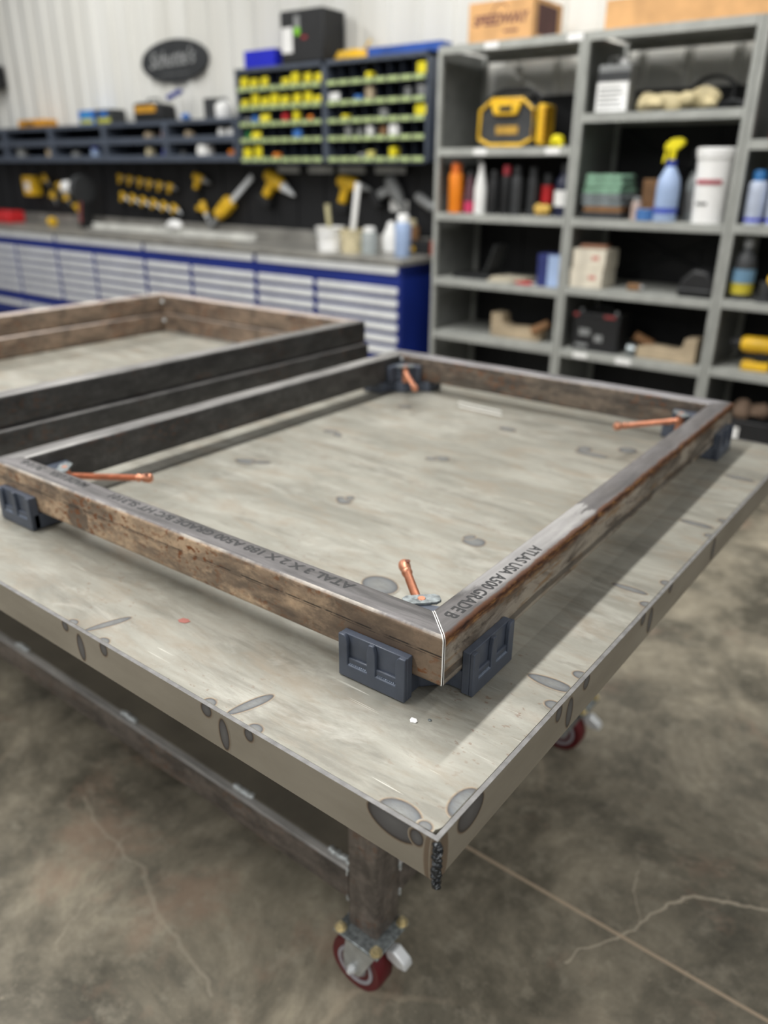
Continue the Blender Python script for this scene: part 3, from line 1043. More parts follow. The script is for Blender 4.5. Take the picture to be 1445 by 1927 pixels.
    pg = [(-0.027, -0.007), (-0.020, -0.013), (0.020, -0.013), (0.027, -0.007), (0.027, 0.005), (0.020, 0.011), (-0.020, 0.011), (-0.027, 0.005)]
    A = [bm.verts.new(q(u, v, 0.0815)) for u, v in pg]
    Bv = [bm.verts.new(q(u, v, 0.0855)) for u, v in pg]
    bm.faces.new(A[::-1]); bm.faces.new(Bv)
    for i in range(8):
        bm.faces.new((A[i], A[(i + 1) % 8], Bv[(i + 1) % 8], Bv[i]))
    tp = obj('top_plate', bm, 'galv', root, bevel=0.0006)
    bm = B()
    p = base
    cyl(bm, (p.x, p.y, 0.0855), (p.x, p.y, 0.0864), 0.0058, 0.0050, 18)
    obj('rivet', bm, 'copper', tp)
    # copper trunnion, threaded screw and drilled knob
    bm = B()
    zc = 0.066
    st = c0 + d * 0.004
    en = Vector((sx * reach[0], sy * reach[1], 0))
    dd = (en - st).normalized()
    L = (en - st).length
    prof = []
    k = 0
    s = 0.0
    while s < L - 0.034:
        prof.append((0.0068 if k % 2 else 0.0053, s))
        s += 0.0013
        k += 1
    prof += [(0.0060, L - 0.033), (0.0086, L - 0.030), (0.0086, L - 0.027), (0.0064, L - 0.024), (0.0064, L - 0.021), (0.0088, L - 0.017), (0.0098, L - 0.008), (0.0088, L - 0.002), (0.006, L)]
    lathe(bm, prof, (0, 0, 0), 'X', 18)
    ang = math.atan2(dd.y, dd.x)
    rise = reach[2]
    mt = Matrix.Translation((st.x, st.y, zc)) @ Matrix.Rotation(ang, 4, 'Z') @ Matrix.Rotation(-rise, 4, 'Y')
    bmesh.ops.transform(bm, matrix=mt, verts=bm.verts[:])
    sc_ = obj('screw', bm, 'copper', root)
    bm = B()
    pe = Vector((L - 0.010, 0, 0))
    cyl(bm, mt @ (pe + Vector((0, -0.0042, 0.0086))), mt @ (pe + Vector((0, -0.0042, 0.0087)) + Vector((0, 0.0, 0.0012))), 0.0044, 0.0044, 14)
    bmesh.ops.transform(bm, matrix=Matrix.Translation((0, 0, 0)), verts=bm.verts[:])
    obj('tommy_bar_hole', bm, paint((112, 62, 44), 0.6, 0.3, 0.1), sc_)
    bm = B()
    cyl(bm, (c0.x, c0.y, 0.0345), (c0.x, c0.y, 0.0816), 0.0098, None, 20)
    obj('trunnion', bm, 'copper', root)
    return root


corner_clamp(CN, CL, CR, -1, 1, (0.200, 0.186, 0.05), 'grey painted clamp at the near corner of the frame, copper screw pointing up the picture')
corner_clamp(CL, CN, CB, 1, 1, (0.247, 0.200, 0.0), 'grey painted clamp at the left corner of the frame beside the printed tube')
corner_clamp(CB, CR, CL, 1, -1, (0.245, 0.245, 0.0), 'grey painted clamp inside the far left corner of the frame, below the blue cabinet')
corner_clamp(CR, CB, CN, -1, -1, (0.205, 0.255, 0.0), 'grey painted clamp at the right corner of the frame near the shelving')

# small things on the table
bm = B()
blob(bm, (0, 0, 0.0012), 0.006, 0.0045, 0.0022, 0, 0.2, 1, 0.0)
tag(obj('chip', bm, 'white', None, (-0.133, 0.142, TP + 0.0002)), 'tiny white chip on the plate in front of the near clamp', 'chip')
bm = B()
blob(bm, (0, 0, 0.0006), 0.003, 0.0026, 0.0012, 0, 0.2, 1, 0.0)
tag(obj('metal_crumb', bm, 'galv', None, (-0.118, 0.156, TP + 0.0002)), 'tiny metal crumb on the plate beside the white chip', 'crumb')
bm = B()
prism(bm, [(-0.010, -0.003), (-0.004, -0.007), (0.006, -0.005), (0.010, 0.002), (0.003, 0.006), (-0.007, 0.005)], 0, 0.0006)
tag(obj('paint_flake', bm, 'redchip', None, (-0.55, 0.117, TP + 0.0002), rot=(0, 0, 0.2)), 'small flat red paint flake on the front of the table plate', 'flake')
bm = B()
path(bm, [(-0.076, 0.004, 0.0018), (0.0, 0.0, 0.0018), (0.076, -0.003, 0.0018)], 0.0017, 8)
tag(obj('welding_wire', bm, M['bare'], None, (-0.82, 1.425, TP + 0.0002)), 'farther of two thin bright wires lying inside the frame', 'wire')
bm = B()
path(bm, [(-0.070, 0.004, 0.0018), (0.0, 0.0, 0.0018), (0.076, -0.003, 0.0018)], 0.0017, 8)
tag(obj('welding_wire', bm, M['bare'], None, (-0.80, 1.390, TP + 0.0002)), 'nearer of two thin bright wires lying inside the frame', 'wire')

# ------------------------------------------------------------------ workbench along the wall
BF = 3.81
def drawer_cabinet(x0, x1, split, label):
    """x1 is the right end; split: where the two drawer columns meet"""
    root = thing('drawer_cabinet', label, 'cabinet', ((x0 + x1) / 2, BF, 0.0), 0, 'blue drawer cabinets under the worktop')
    ox = (x0 + x1) / 2
    bm = B()
    box(bm, x0 + 0.002 - ox, x1 - 0.002 - ox, 0.012, 0.68, 0.09, 0.9635)
    box(bm, x0 + 0.02 - ox, x1 - 0.02 - ox, 0.05, 0.66, 0.0, 0.09)
    obj('cabinet_body', bm, 'blue', root, bevel=0.003)
    def drawer(a, b, z0, z1, hh=0.050):
        bm = B()
        box(bm, a + 0.004 - ox, b - 0.004 - ox, -0.004, 0.0115, z0 + 0.003, z1 - 0.003)
        d = obj('drawer', bm, 'blue', root, bevel=0.003)
        bm = B()
        # full-width pull with rolled lip and rounded ends
        h0 = z1 - 0.006 - hh
        rr_ = hh / 2
        pl = []
        for cx, an in ((b - 0.020 - rr_ * 0.6 - ox, -90), (a + 0.020 + rr_ * 0.6 - ox, 90)):
            for k in range(9):
                t = math.radians(an + 180 * k / 8)
                pl.append((cx + rr_ * 0.6 * math.cos(t), h0 + rr_ + rr_ * math.sin(t)))
        prism(bm, pl, -0.018, -0.0035, 0, Matrix(((1, 0, 0, 0), (0, 0, 1, 0), (0, 1, 0, 0), (0, 0, 0, 1))))
        obj('handle', bm, 'handle', d, bevel=0.003)
    drawer(x0, x1, 0.825, 0.9625, 0.052)
    z = 0.825
    for k in range(5):
        drawer(x0, split, z - 0.081, z)
        drawer(split, x1, z - 0.081, z)
        z -= 0.081
    for k in range(2):
        drawer(x0, split, z - 0.155, z)
        drawer(split, x1, z - 0.155, z)
        z -= 0.155


for x0, x1, sp, lb in ((-4.27, -2.885, -3.655, 'blue drawer cabinet at the right end of the workbench, next to the grey shelving'),
                       (-5.655, -4.272, -5.04, 'second blue drawer cabinet counted from the grey shelving'),
                       (-7.04, -5.657, -6.42, 'third blue drawer cabinet counted from the grey shelving'),
                       (-8.42, -7.042, -7.80, 'fourth blue drawer cabinet counted from the grey shelving'),
                       (-9.80, -8.422, -9.18, 'blue drawer cabinet at the left edge of the picture')):
    drawer_cabinet(x0, x1, sp, lb)
bm = B()
box(bm, -10.4, -2.865, BF - 0.03, LIN - 0.002, 0.9645, 1.0)
box(bm, -10.4, -2.865, LIN - 0.022, LIN - 0.002, 1.0, 1.09)
tag(obj('worktop', bm, 'worktop', None, bevel=0.003), 'long grey steel worktop lying over the blue drawer cabinets', 'worktop')

# ------------------------------------------------------------------ pigeonhole bin cabinets
BY0, BY1 = 4.22, LIN - 0.002
ROWZ = (1.6015, 1.738, 1.853, 1.968, 2.095)


def bin_cabinet(x0, x1, label):
    root = thing('bin_cabinet', label, 'cabinet', ((x0 + x1) / 2, BY0, 1.59), 0, 'bin cabinets with green labels')
    ox, oz = (x0 + x1) / 2, 1.59
    hw = (x1 - x0) / 2 - 0.001
    bm = B()
    box(bm, -hw, -hw + 0.022, 0, BY1 - BY0, 0, 0.665)
    box(bm, hw - 0.022, hw, 0, BY1 - BY0, 0, 0.665)
    box(bm, -hw, hw, 0, BY1 - BY0, 0.635, 0.665)
    box(bm, -hw, hw, 0, BY1 - BY0, -0.0, 0.012)
    obj('cabinet_body', bm, 'bin', root, bevel=0.002)
    bm = B()
    box(bm, -hw + 0.022, hw - 0.022, BY1 - BY0 - 0.01, BY1 - BY0, 0.012, 0.635)
    for z in ROWZ[1:]:
        box(bm, -hw + 0.022, hw - 0.022, 0.02, BY1 - BY0 - 0.01, z - oz - 0.002, z - oz + 0.002)
    for k in range(1, 8):
        x = -hw + 0.022 + (2 * hw - 0.044) * k / 8
        box(bm, x - 0.002, x + 0.002, 0.02, BY1 - BY0 - 0.01, 0.012, 0.635)
    obj('dividers', bm, 'bindark', root)
    for z in ROWZ:
        bm = B()
        box(bm, -hw + 0.022, hw - 0.022, -0.004, 0.004, z - oz - 0.002, z - oz + 0.034, 1)
        for k in range(8):
            a = -hw + 0.022 + (2 * hw - 0.044) * (k + 0.08) / 8
            b = -hw + 0.022 + (2 * hw - 0.044) * (k + 0.92) / 8
            box(bm, a, b, -0.0075, -0.0038, z - oz + 0.002, z - oz + 0.031, 0)
        obj('label_strip', bm, ['tab', 'bindark'], root)


BX = ((-4.83, -3.905), (-3.903, -2.985))
bin_cabinet(*BX[0], 'wall bin cabinet full of yellow packets, left of the two with green label strips')
bin_cabinet(*BX[1], 'mostly empty wall bin cabinet with green label strips, next to the shelving')


def low_bins(x0, x1, label):
    root = thing('low_bin_unit', label, 'shelf', ((x0 + x1) / 2, BY0, 1.605), 0, 'low two row bin units on the wall')
    hw = (x1 - x0) / 2 - 0.001
    D = BY1 - BY0
    bm = B()
    box(bm, -hw, -hw + 0.03, 0, D, 0, 0.322)
    box(bm, hw - 0.03, hw, 0, D, 0, 0.322)
    for z0, z1 in ((0.0, 0.052), (0.145, 0.197), (0.288, 0.322)):
        box(bm, -hw + 0.03, hw - 0.03, 0.0, 0.006, z0, z1)
        box(bm, -hw + 0.03, hw - 0.03, 0.0, D, z0 if z0 < 0.28 else z1 - 0.004, (z0 if z0 < 0.28 else z1 - 0.004) + 0.004)
    box(bm, -hw + 0.03, hw - 0.03, D - 0.006, D, 0, 0.32)
    obj('unit_body', bm, 'bin', root, bevel=0.002)
    bm = B()
    for k in range(1, 9):
        x = -hw + 0.03 + (2 * hw - 0.06) * k / 9
        box(bm, x - 0.002, x + 0.002, 0.15, D - 0.007, 0.149, 0.316)
    box(bm, -hw + 0.031, hw - 0.031, D - 0.009, D - 0.0065, 0.005, 0.141)
    box(bm, -hw + 0.031, hw - 0.031, D - 0.009, D - 0.0065, 0.149, 0.316)
    obj('dividers', bm, 'bindark', root)


for x0, x1, lb in ((-5.76, -4.86, 'low grey two-row bin unit just left of the bin cabinet with yellow packets'),
                   (-6.66, -5.762, 'second low grey bin unit counted leftwards from the yellow packets, under the oval sign'),
                   (-7.56, -6.662, 'third low grey bin unit counted leftwards from the yellow packets'),
                   (-8.46, -7.562, 'low grey bin unit with a long orange case lying on top'),
                   (-9.36, -8.462, 'low grey bin unit at the left edge of the picture')):
    low_bins(x0, x1, lb)


def bottle(name, label, cat, loc, r, h, body, cap, group=None, shape='bottle', band=None):
    """bottle, aerosol or tube: body, cap and an optional paper band"""
    root = thing(name, label, cat, loc, 0, group)
    bm = B()
    if shape == 'can':
        lathe(bm, [(r * 0.92, 0), (r, h * 0.02), (r, h * 0.74), (r * 0.9, h * 0.79), (r * 0.5, h * 0.82)], seg=20)
        bm2 = B()
        lathe(bm2, [(r * 0.72, h * 0.80), (r * 0.72, h * 0.96), (r * 0.55, h)], seg=18)
    elif shape == 'cone':
        lathe(bm, [(r * 0.9, 0), (r, h * 0.03), (r * 0.98, h * 0.5), (r * 0.62, h * 0.74), (r * 0.42, h * 0.86)], seg=20)
        bm2 = B()
        lathe(bm2, [(r * 0.46, h * 0.86), (r * 0.40, h * 0.94), (r * 0.2, h)], seg=16)
    else:
        lathe(bm, [(r * 0.94, 0), (r, h * 0.03), (r, h * 0.58), (r * 0.86, h * 0.70), (r * 0.42, h * 0.80), (r * 0.36, h * 0.86)], seg=22)
        bm2 = B()
        lathe(bm2, [(r * 0.46, h * 0.85), (r * 0.46, h * 0.98), (r * 0.36, h)], seg=16)
    obj('body', bm, body, root)
    obj('cap', bm2, cap, root)
    if band:
        bm = B()
        lathe(bm, [(r * 1.01, h * band[1]), (r * 1.012, h * band[1] + 0.001), (r * 1.012, h * band[2])], seg=22)
        obj('paper_label', bm, band[0], root)
    return root


def spray_bottle(label, loc, r, h, body, head, rz=0.0, band=None, collar='blue'):
    root = thing('spray_bottle', label, 'bottle', loc, rz)
    bm = B()
    lathe(bm, [(r * 0.94, 0), (r, h * 0.02), (r, h * 0.42), (r * 0.92, h * 0.52), (r * 0.5, h * 0.64), (r * 0.34, h * 0.68)], seg=24)
    obj('body', bm, body, root)
    bm = B()
    lathe(bm, [(r * 0.42, h * 0.67), (r * 0.44, h * 0.73), (r * 0.3, h * 0.745)], seg=18)
    obj('collar', bm, collar, root)
    bm = B()
    s = h
    cyl(bm, (0, 0, s * 0.74), (0, 0, s * 0.86), r * 0.24, r * 0.3)
    Mx = Matrix(((1, 0, 0, 0), (0, 0, 1, 0), (0, 1, 0, 0), (0, 0, 0, 1)))
    prism(bm, [(-r * 0.75, s * 0.865), (-r * 0.7, s * 0.93), (-r * 0.2, s * 0.99), (r * 0.55, s), (r * 0.95, s * 0.97), (r * 0.9, s * 0.93), (r * 0.35, s * 0.86)], -r * 0.28, r * 0.28, 0, Mx)
    obj('spray_head', bm, head, root, bevel=0.003)
    bm = B()
    prism(bm, [(-r * 0.62, s * 0.88), (-r * 0.45, s * 0.87), (-r * 0.5, s * 0.76), (-r * 0.78, s * 0.70), (-r * 0.8, s * 0.74)], -r * 0.12, r * 0.12, 0, Mx)
    obj('trigger', bm, head, root)
    if band:
        bm = B()
        lathe(bm, [(r * 1.01, h * band[1]), (r * 1.012, h * band[1] + 0.001), (r * 1.012, h * band[2])], seg=24)
        obj('paper_label', bm, band[0], root)
    return root


def carton(name, label, cat, loc, wd, dp, ht, mat, rz=0.0, group=None, seamless=False):
    root = thing(name, label, cat, loc, rz, group)
    bm = B()
    box(bm, -wd / 2, wd / 2, -dp / 2, dp / 2, 0, ht)
    obj('box_body', bm, mat, root, bevel=0.003)
    if not seamless:
        bm = B()
        box(bm, -wd / 2 - 0.001, wd / 2 + 0.001, -0.025, 0.025, ht - 0.0002, ht + 0.0008)
        obj('tape', bm, paint((196, 170, 128), 0.3, 0, 0.05), root)
    return root


# ------------------------------------------------------------------ hardware in the pigeonholes
def cell_x(cab, k):
    x0, x1 = BX[cab]
    return x0 + 0.023 + (x1 - x0 - 0.046) * (k + 0.5) / 8


ordinal = ['bottom', 'fourth', 'third', 'second', 'top']
side = ['left', 'right']


def packet(cab, row, k, wd, ht, mat, colour, lean=0.0, dx=0.0, kind='packet'):
    z = ROWZ[row] + 0.0022
    ht = min(ht * random.uniform(0.95, 1.25), 0.112)
    wd = min(wd * random.uniform(0.85, 1.1), 0.099)
    dx += random.uniform(-1, 1) * max(0.0, (0.106 - wd) / 2 - 0.004)
    grp = '%s %ss in the %s row of the %s bin cabinet' % (colour, kind, ordinal[row], side[cab])
    lab = '%s %s in the %s row of the %s green-labelled bin cabinet' % (colour, kind, ordinal[row], side[cab])
    bm = B()
    d = 0.07
    if kind == 'packet':
        pts = [(-wd / 2, 0), (wd / 2, 0), (wd / 2 * 0.92, ht), (-wd / 2 * 0.9, ht * 0.96)]
        A = [bm.verts.new((x, -d / 2, h_)) for x, h_ in pts]
        Bv = [bm.verts.new((x, d / 2, h_)) for x, h_ in pts]
        bm.faces.new(A); bm.faces.new(Bv[::-1])
        for i in range(4):
            bm.faces.new((A[i], A[(i + 1) % 4], Bv[(i + 1) % 4], Bv[i]))
    elif kind == 'tub':
        lathe(bm, [(wd * 0.42, 0), (wd * 0.5, ht * 0.9), (wd * 0.52, ht * 0.9), (wd * 0.5, ht)], seg=18)
    else:                                       # roll
        lathe(bm, [(ht * 0.5, -wd / 2), (ht * 0.5, wd / 2)], (0, 0, ht * 0.5), 'X', 20)
    o = obj('hardware_' + kind, bm, mat, None, (cell_x(cab, k) + dx, BY0 + 0.050, z), bevel=0.004 if kind == 'packet' else 0)
    tag(o, lab, kind, grp)


Y_ = 'lemon'
for k, ht in ((0, .085), (1, .09), (2, .08), (4, .07), (5, .085), (6, .09), (7, .075)):
    packet(0, 4, k, 0.07, ht, Y_, 'yellow')
for k, ht in ((0, .06), (1, .105), (2, .085), (3, .1), (4, .07), (5, .08), (6, .09), (7, .075)):
    packet(0, 3, k, 0.075, ht, Y_, 'yellow')
packet(0, 2, 0, 0.06, 0.06, 'grey', 'grey')
packet(0, 2, 1, 0.055, 0.07, 'skyblue', 'blue')
packet(0, 2, 2, 0.095, 0.075, Y_, 'yellow', kind='roll')
packet(0, 2, 4, 0.05, 0.075, 'red', 'red')
packet(0, 2, 5, 0.06, 0.085, Y_, 'yellow')
packet(0, 2, 6, 0.04, 0.05, 'orange', 'orange')
packet(0, 1, 0, 0.05, 0.075, paint((30, 120, 60), 0.5), 'green')
packet(0, 1, 1, 0.1, 0.07, Y_, 'yellow', kind='roll')
packet(0, 1, 5, 0.075, 0.08, 'skyblue', 'blue')
packet(0, 0, 0, 0.085, 0.10, Y_, 'yellow')
packet(0, 0, 1, 0.085, 0.105, Y_, 'yellow')
packet(0, 0, 3, 0.055, 0.055, 'orange', 'orange')
packet(1, 4, 3, 0.05, 0.06, Y_, 'yellow')
packet(1, 4, 7, 0.085, 0.085, Y_, 'yellow')
packet(1, 3, 0, 0.1, 0.085, 'white', 'white')
packet(1, 3, 2, 0.065, 0.06, 'skyblue', 'blue')
packet(1, 3, 3, 0.06, 0.09, 'tan', 'tan')
packet(1, 3, 6, 0.06, 0.07, 'grey', 'grey', kind='tub')
packet(1, 3, 7, 0.09, 0.08, 'grey', 'grey', kind='tub')
packet(1, 2, 1, 0.06, 0.05, Y_, 'yellow')
packet(1, 2, 4, 0.085, 0.065, 'grey', 'grey', kind='tub')
packet(1, 2, 7, 0.1, 0.095, Y_, 'yellow')
packet(1, 1, 1, 0.075, 0.075, 'grey', 'grey', kind='tub')
packet(1, 1, 2, 0.055, 0.065, 'grey', 'grey', kind='tub')
packet(1, 1, 3, 0.07, 0.075, 'white', 'white', kind='tub')
packet(1, 1, 4, 0.05, 0.07, 'brown', 'brown')
packet(1, 1, 5, 0.085, 0.085, 'white', 'white', dx=-0.01)
packet(1, 0, 2, 0.06, 0.045, 'grey', 'grey', dx=0.02)
packet(1, 0, 3, 0.06, 0.07, paint((222, 214, 120), 0.5), 'pale yellow')
packet(1, 0, 5, 0.06, 0.085, Y_, 'yellow')

# jars and rolls standing in the low bins: z of the two rows
LZ = (1.605 + 0.0045, 1.605 + 0.1495)
low_items = [(-5.0, 1, .035, .10, 'white', 'white lidded jar, right of two, in the low bins next to the yellow packets'), (-5.11, 1, .035, .10, 'white', 'white lidded jar, left of two, in the low bins next to the yellow packets'),
             (-5.52, 1, .045, .09, 'tan', 'tan roll in the upper low bin under the left bag end'), (-5.84, 1, .045, .10, paint((200, 160, 150), .5), 'pinkish jar in the upper row of the low bins below the black bag'),
             (-5.62, 0, .032, .09, 'dkgrey', 'dark jar in the lower row beside the big white tub'), (-5.33, 0, .075, .15, 'white', 'big white tub in the lower row of the low bins'),
             (-5.0, 0, .035, .085, 'orange', 'orange roll in the lower row next to the yellow packets'), (-5.85, 0, .04, .10, 'brightblue', 'blue tin in the lower row of the low bins'),
             (-6.08, 0, .045, .11, 'cream', 'cream roll in the lower row of the low bins'), (-6.07, 1, .05, .09, 'tan', 'brown bag in the upper row of the low bins'),
             (-6.92, 0, .05, .13, 'paleblue', 'pale blue and white bottle in the lower low bins left of centre'), (-7.25, 0, .05, .09, 'grey', 'grey coil in the lower low bins on the left'),
             (-7.70, 0, .055, .12, 'tan', 'yellowish roll in the lower low bins on the left'), (-8.25, 0, .06, .16, 'grey', 'grey bottle in the lower low bins at the picture edge')]
for x, rw, r, h, m_, lb in low_items:
    if isinstance(m_, str):
        m_ = M[m_]
    root = thing('jar', lb, 'jar', (x, BY0 + 0.082, LZ[rw]))
    h = min(h, 0.13)
    bm = B(); lathe(bm, [(r * 0.9, 0), (r, h * 0.05), (r, h * 0.78), (r * 0.85, h * 0.84)], seg=18); obj('body', bm, m_, root)
    bm = B(); lathe(bm, [(r * 0.9, h * 0.84), (r * 0.9, h * 0.97), (r * 0.8, h)], seg=18); obj('lid', bm, m_ if m_ is not M['paleblue'] else M['brightblue'], root)

# ------------------------------------------------------------------ on top of the bins
TB = 2.2565
root = thing('stacking_bin', 'bright blue plastic stacking bin on top of the yellow-filled bin cabinet', 'bin', (-4.60, 4.36, TB))
bm = B()
for d_ in ((-0.165, 0.165, -0.09, -0.084, 0.0, 0.12), (-0.165, 0.165, 0.084, 0.09, 0.0, 0.12), (0.159, 0.165, -0.084, 0.084, 0, 0.12), (-0.165, -0.159, -0.084, 0.084, 0, 0.07), (-0.165, 0.165, -0.09, 0.09, 0, 0.006)):
    box(bm, *d_)
obj('bin_shell', bm, 'brightblue', root, bevel=0.002)
bx('front_label', (-0.168, -0.1652, -0.035, 0.035, 0.015, 0.05), 'paleblue', root)
root = thing('printed_box', 'tall black printed helmet box standing on the bin cabinet', 'box', (-4.135, 4.37, TB), 0.06)
bx('box_body', (-0.20, 0.20, -0.13, 0.13, 0, 0.335), 'black', root, bevel=0.012)
bx('white_panel', (-0.185, -0.085, -0.1315, -0.1302, 0.07, 0.23), 'white', root)
bm = B()
box(bm, -0.065, -0.015, -0.1315, -0.1302, 0.20, 0.30); obj('grey_panel', bm, 'grey', root)
bm = B(); cyl(bm, (-0.04, -0.1325, 0.20), (-0.04, -0.1302, 0.20), 0.028); obj('green_dot', bm, paint((130, 200, 40), .5), root)
bx('red_mark', (0.0, 0.05, -0.1315, -0.1302, 0.15, 0.17), paint((150, 30, 34), .5), root)
bm = B()
for k in range(5):
    pts = [(math.cos(t) * (0.16 - 0.012 * k), math.sin(t) * 0.075, 0.012 + 0.010 * k + 0.004 * math.sin(3 * t + k)) for t in [2 * PI * i / 28 for i in range(29)]]
    path(bm, pts, 0.010, 8)
path(bm, [(0.10, 0, 0.05), (0.13, -0.02, 0.07), (0.15, -0.02, 0.09), (0.16, 0.0, 0.12)], 0.008, 8)
tag(obj('cable_coil', bm, 'yellow', None, (-3.755, 4.37, TB)), 'coiled yellow cable lying on top of the bin cabinets', 'cable')
bm = B()
for d_ in ((-0.31, 0.31, -0.06, -0.055, 0, 0.06), (-0.31, 0.31, 0.055, 0.06, 0, 0.06), (-0.31, -0.305, -0.055, 0.055, 0, 0.06), (0.305, 0.31, -0.055, 0.055, 0, 0.06), (-0.31, 0.31, -0.06, 0.06, 0, 0.005)):
    box(bm, *d_)
tag(obj('long_tray', bm, paint((40, 84, 170), .45), None, (-3.26, 4.36, TB), bevel=0.002), 'long shallow blue tray on top of the right bin cabinet', 'tray')
TLB = 1.929
root = thing('hand_case', 'long orange case lying on the low bins at the left', 'case', (-8.02, 4.38, TLB))
bx('case_body', (-0.25, 0.25, -0.08, 0.08, 0, 0.075), paint((214, 150, 40), .5), root, bevel=0.012)
bm = B(); path(bm, [(-0.07, -0.082, 0.035), (-0.06, -0.105, 0.037), (0.06, -0.105, 0.037), (0.07, -0.082, 0.035)], 0.007, 8); obj('handle', bm, 'dkgrey', root)
for x, lb in ((-7.03, 'blue and yellow power tool carton, left of a pair on the low bins'), (-6.75, 'dark carton with a blue corner, right of a pair on the low bins')):
    first = x < -6.9
    root = thing('tool_carton', lb, 'box', (x, 4.39, TLB))
    bx('box_body', (-0.125, 0.125, -0.08, 0.08, 0, 0.125), 'skyblue' if first else 'dkgrey', root, bevel=0.003)
    bx('printed_patch', (-0.10, 0.10, -0.0812, -0.0801, 0.012, 0.05), paint((190, 190, 80), .5), root)
    bx('blue_patch', (-0.06, 0.06, -0.0812, -0.0801, 0.06, 0.11), paint((40, 110, 190), .5) if not first else paint((60, 150, 210), .5), root)
root = thing('tool_bag', 'black tool bag with a yellow band on the low bins under the oval sign', 'bag', (-6.07, 4.38, TLB))
bm = B(); prism(bm, [(-0.20, 0), (0.20, 0), (0.19, 0.13), (0.10, 0.15), (-0.10, 0.16), (-0.19, 0.15)], -0.09, 0.09, 0, Matrix(((1, 0, 0, 0), (0, 0, 1, 0), (0, 1, 0, 0), (0, 0, 0, 1))))
obj('bag_body', bm, 'black', root, bevel=0.02, seg=3)
bx('yellow_band', (-0.16, 0.13, -0.0925, -0.0905, 0.075, 0.13), paint((206, 150, 40), .6), root)
bm = B(); path(bm, [(-0.1, 0, 0.15), (-0.07, 0, 0.185), (0.07, 0, 0.185), (0.1, 0, 0.145)], 0.008, 8); obj('handle', bm, 'black', root)
root = thing('blue_brush', 'blue-headed brush leaning upwards beside the black tool bag', 'brush', (-5.76, 4.40, TLB))
bm = B(); path(bm, [(0, 0, 0.01), (0.0, 0, 0.09), (-0.03, 0, 0.20)], 0.010, 10); obj('handle', bm, 'white', root)
bm = B(); box(bm, -0.11, 0.09, -0.02, 0.02, 0.0, 0.032, mat=Matrix.Translation((-0.03, 0, 0.195)) @ Matrix.Rotation(-0.25, 4, 'Y')); obj('brush_head', bm, paint((44, 60, 150), .6), root, bevel=0.005)
bm = B(); blob(bm, (0, 0, 0.028), 0.045, 0.04, 0.028, 0, 0.05); tag(obj('tape_roll', bm, 'skyblue', None, (-5.60, 4.34, TLB)), 'small sky blue roll on the low bins beside the brush', 'roll')
bottle('jug', 'white jug standing on the low bins near the yellow packets', 'jug', (-5.16, 4.38, TLB), 0.07, 0.16, 'white', 'grey')
carton('black_box', 'small black box behind the white jug on the low bins', 'box', (-5.32, 4.42, TLB), 0.13, 0.12, 0.16, 'dkgrey', seamless=True)

# oval sign
root = thing('oval_sign', 'dark oval sign with pale script lettering on the white wall', 'sign', (-5.905, WY - 0.024, 1.51 + 0.9))
bm = B()
pl = [(0.455 * math.cos(2 * PI * i / 48), 0.165 * math.sin(2 * PI * i / 48)) for i in range(48)]
prism(bm, pl, -0.022, 0.0, 0, Matrix(((1, 0, 0, 0), (0, 0, 1, 0), (0, 1, 0, 0), (0, 0, 0, 1))))
obj('sign_board', bm, paint((50, 52, 54), .5), root, bevel=0.004)
writing('sign_lettering', 'Schutte\'s', 0.17, paint((158, 160, 160), .5), root, Matrix.Translation((-0.03, -0.0222, -0.035)) @ Matrix.Rotation(-0.03, 4, 'Y') @ UP_Y, 0.002, 0.35, 1.0, 0.001, 'CENTER')
bm = B()
for k, (a, b) in enumerate(((-0.18, -0.10), (-0.085, 0.02), (0.04, 0.10), (0.12, 0.20))):
    box(bm, a, b, -0.0235, -0.0221, -0.105, -0.095)
obj('sign_underline', bm, paint((104, 106, 106), .5), root)
root = thing('wall_speaker', 'dark box fixed to the white wall at the left edge of the picture', 'speaker', (-8.86, WY - 0.115, 2.33))
bx('speaker_body', (-0.10, 0.10, -0.10, 0.09, 0, 0.22), 'black', root, bevel=0.01)
bx('grille', (-0.085, 0.085, -0.104, -0.1005, 0.015, 0.205), 'dkgrey', root)

# ------------------------------------------------------------------ things on the worktop
WT = 1.0005
XZ = Matrix(((1, 0, 0, 0), (0, 0, 1, 0), (0, 1, 0, 0), (0, 0, 0, 1)))
def bucket(name, label, loc, r, h, mat, cat='bucket', wire=True):
    root = thing(name, label, cat, loc)
    bm = B()
    lathe(bm, [(r * 0.86, 0), (r * 0.98, h * 0.94), (r * 1.05, h * 0.94), (r * 1.05, h), (r * 0.96, h), (r * 0.84, 0.006)], seg=28)
    obj('bucket_body', bm, mat, root)
    if wire:
        bm = B()
        path(bm, [(-r * 1.02, 0, h * 0.85), (-r * 0.9, -r * 0.75, h * 0.72), (0, -r * 1.12, h * 0.62), (r * 0.9, -r * 0.75, h * 0.72), (r * 1.02, 0, h * 0.85)], 0.003, 6)
        obj('wire_handle', bm, 'steel', root)
    return root
bucket('bucket', 'white plastic bucket on the worktop with a brush handle sticking out', (-3.70, 4.03, WT), 0.105, 0.165, 'white')
root = thing('paint_brush', 'pale wooden brush standing in the white bucket', 'brush', (-3.70, 4.03, WT + 0.007))
bm = B(); path(bm, [(-0.02, 0.02, 0.0), (-0.03, 0.02, 0.18), (-0.045, 0.02, 0.31)], [0.014, 0.018, 0.02], 10); obj('handle', bm, paint((200, 192, 150), .6), root)
bucket('bucket', 'beige bucket in front of the white stick on the worktop', (-3.487, 4.02, WT), 0.088, 0.155, 'cream', wire=False)
root = thing('stirring_stick', 'long white stick leaning out of the beige bucket', 'stick', (-3.487, 4.02, WT + 0.008))
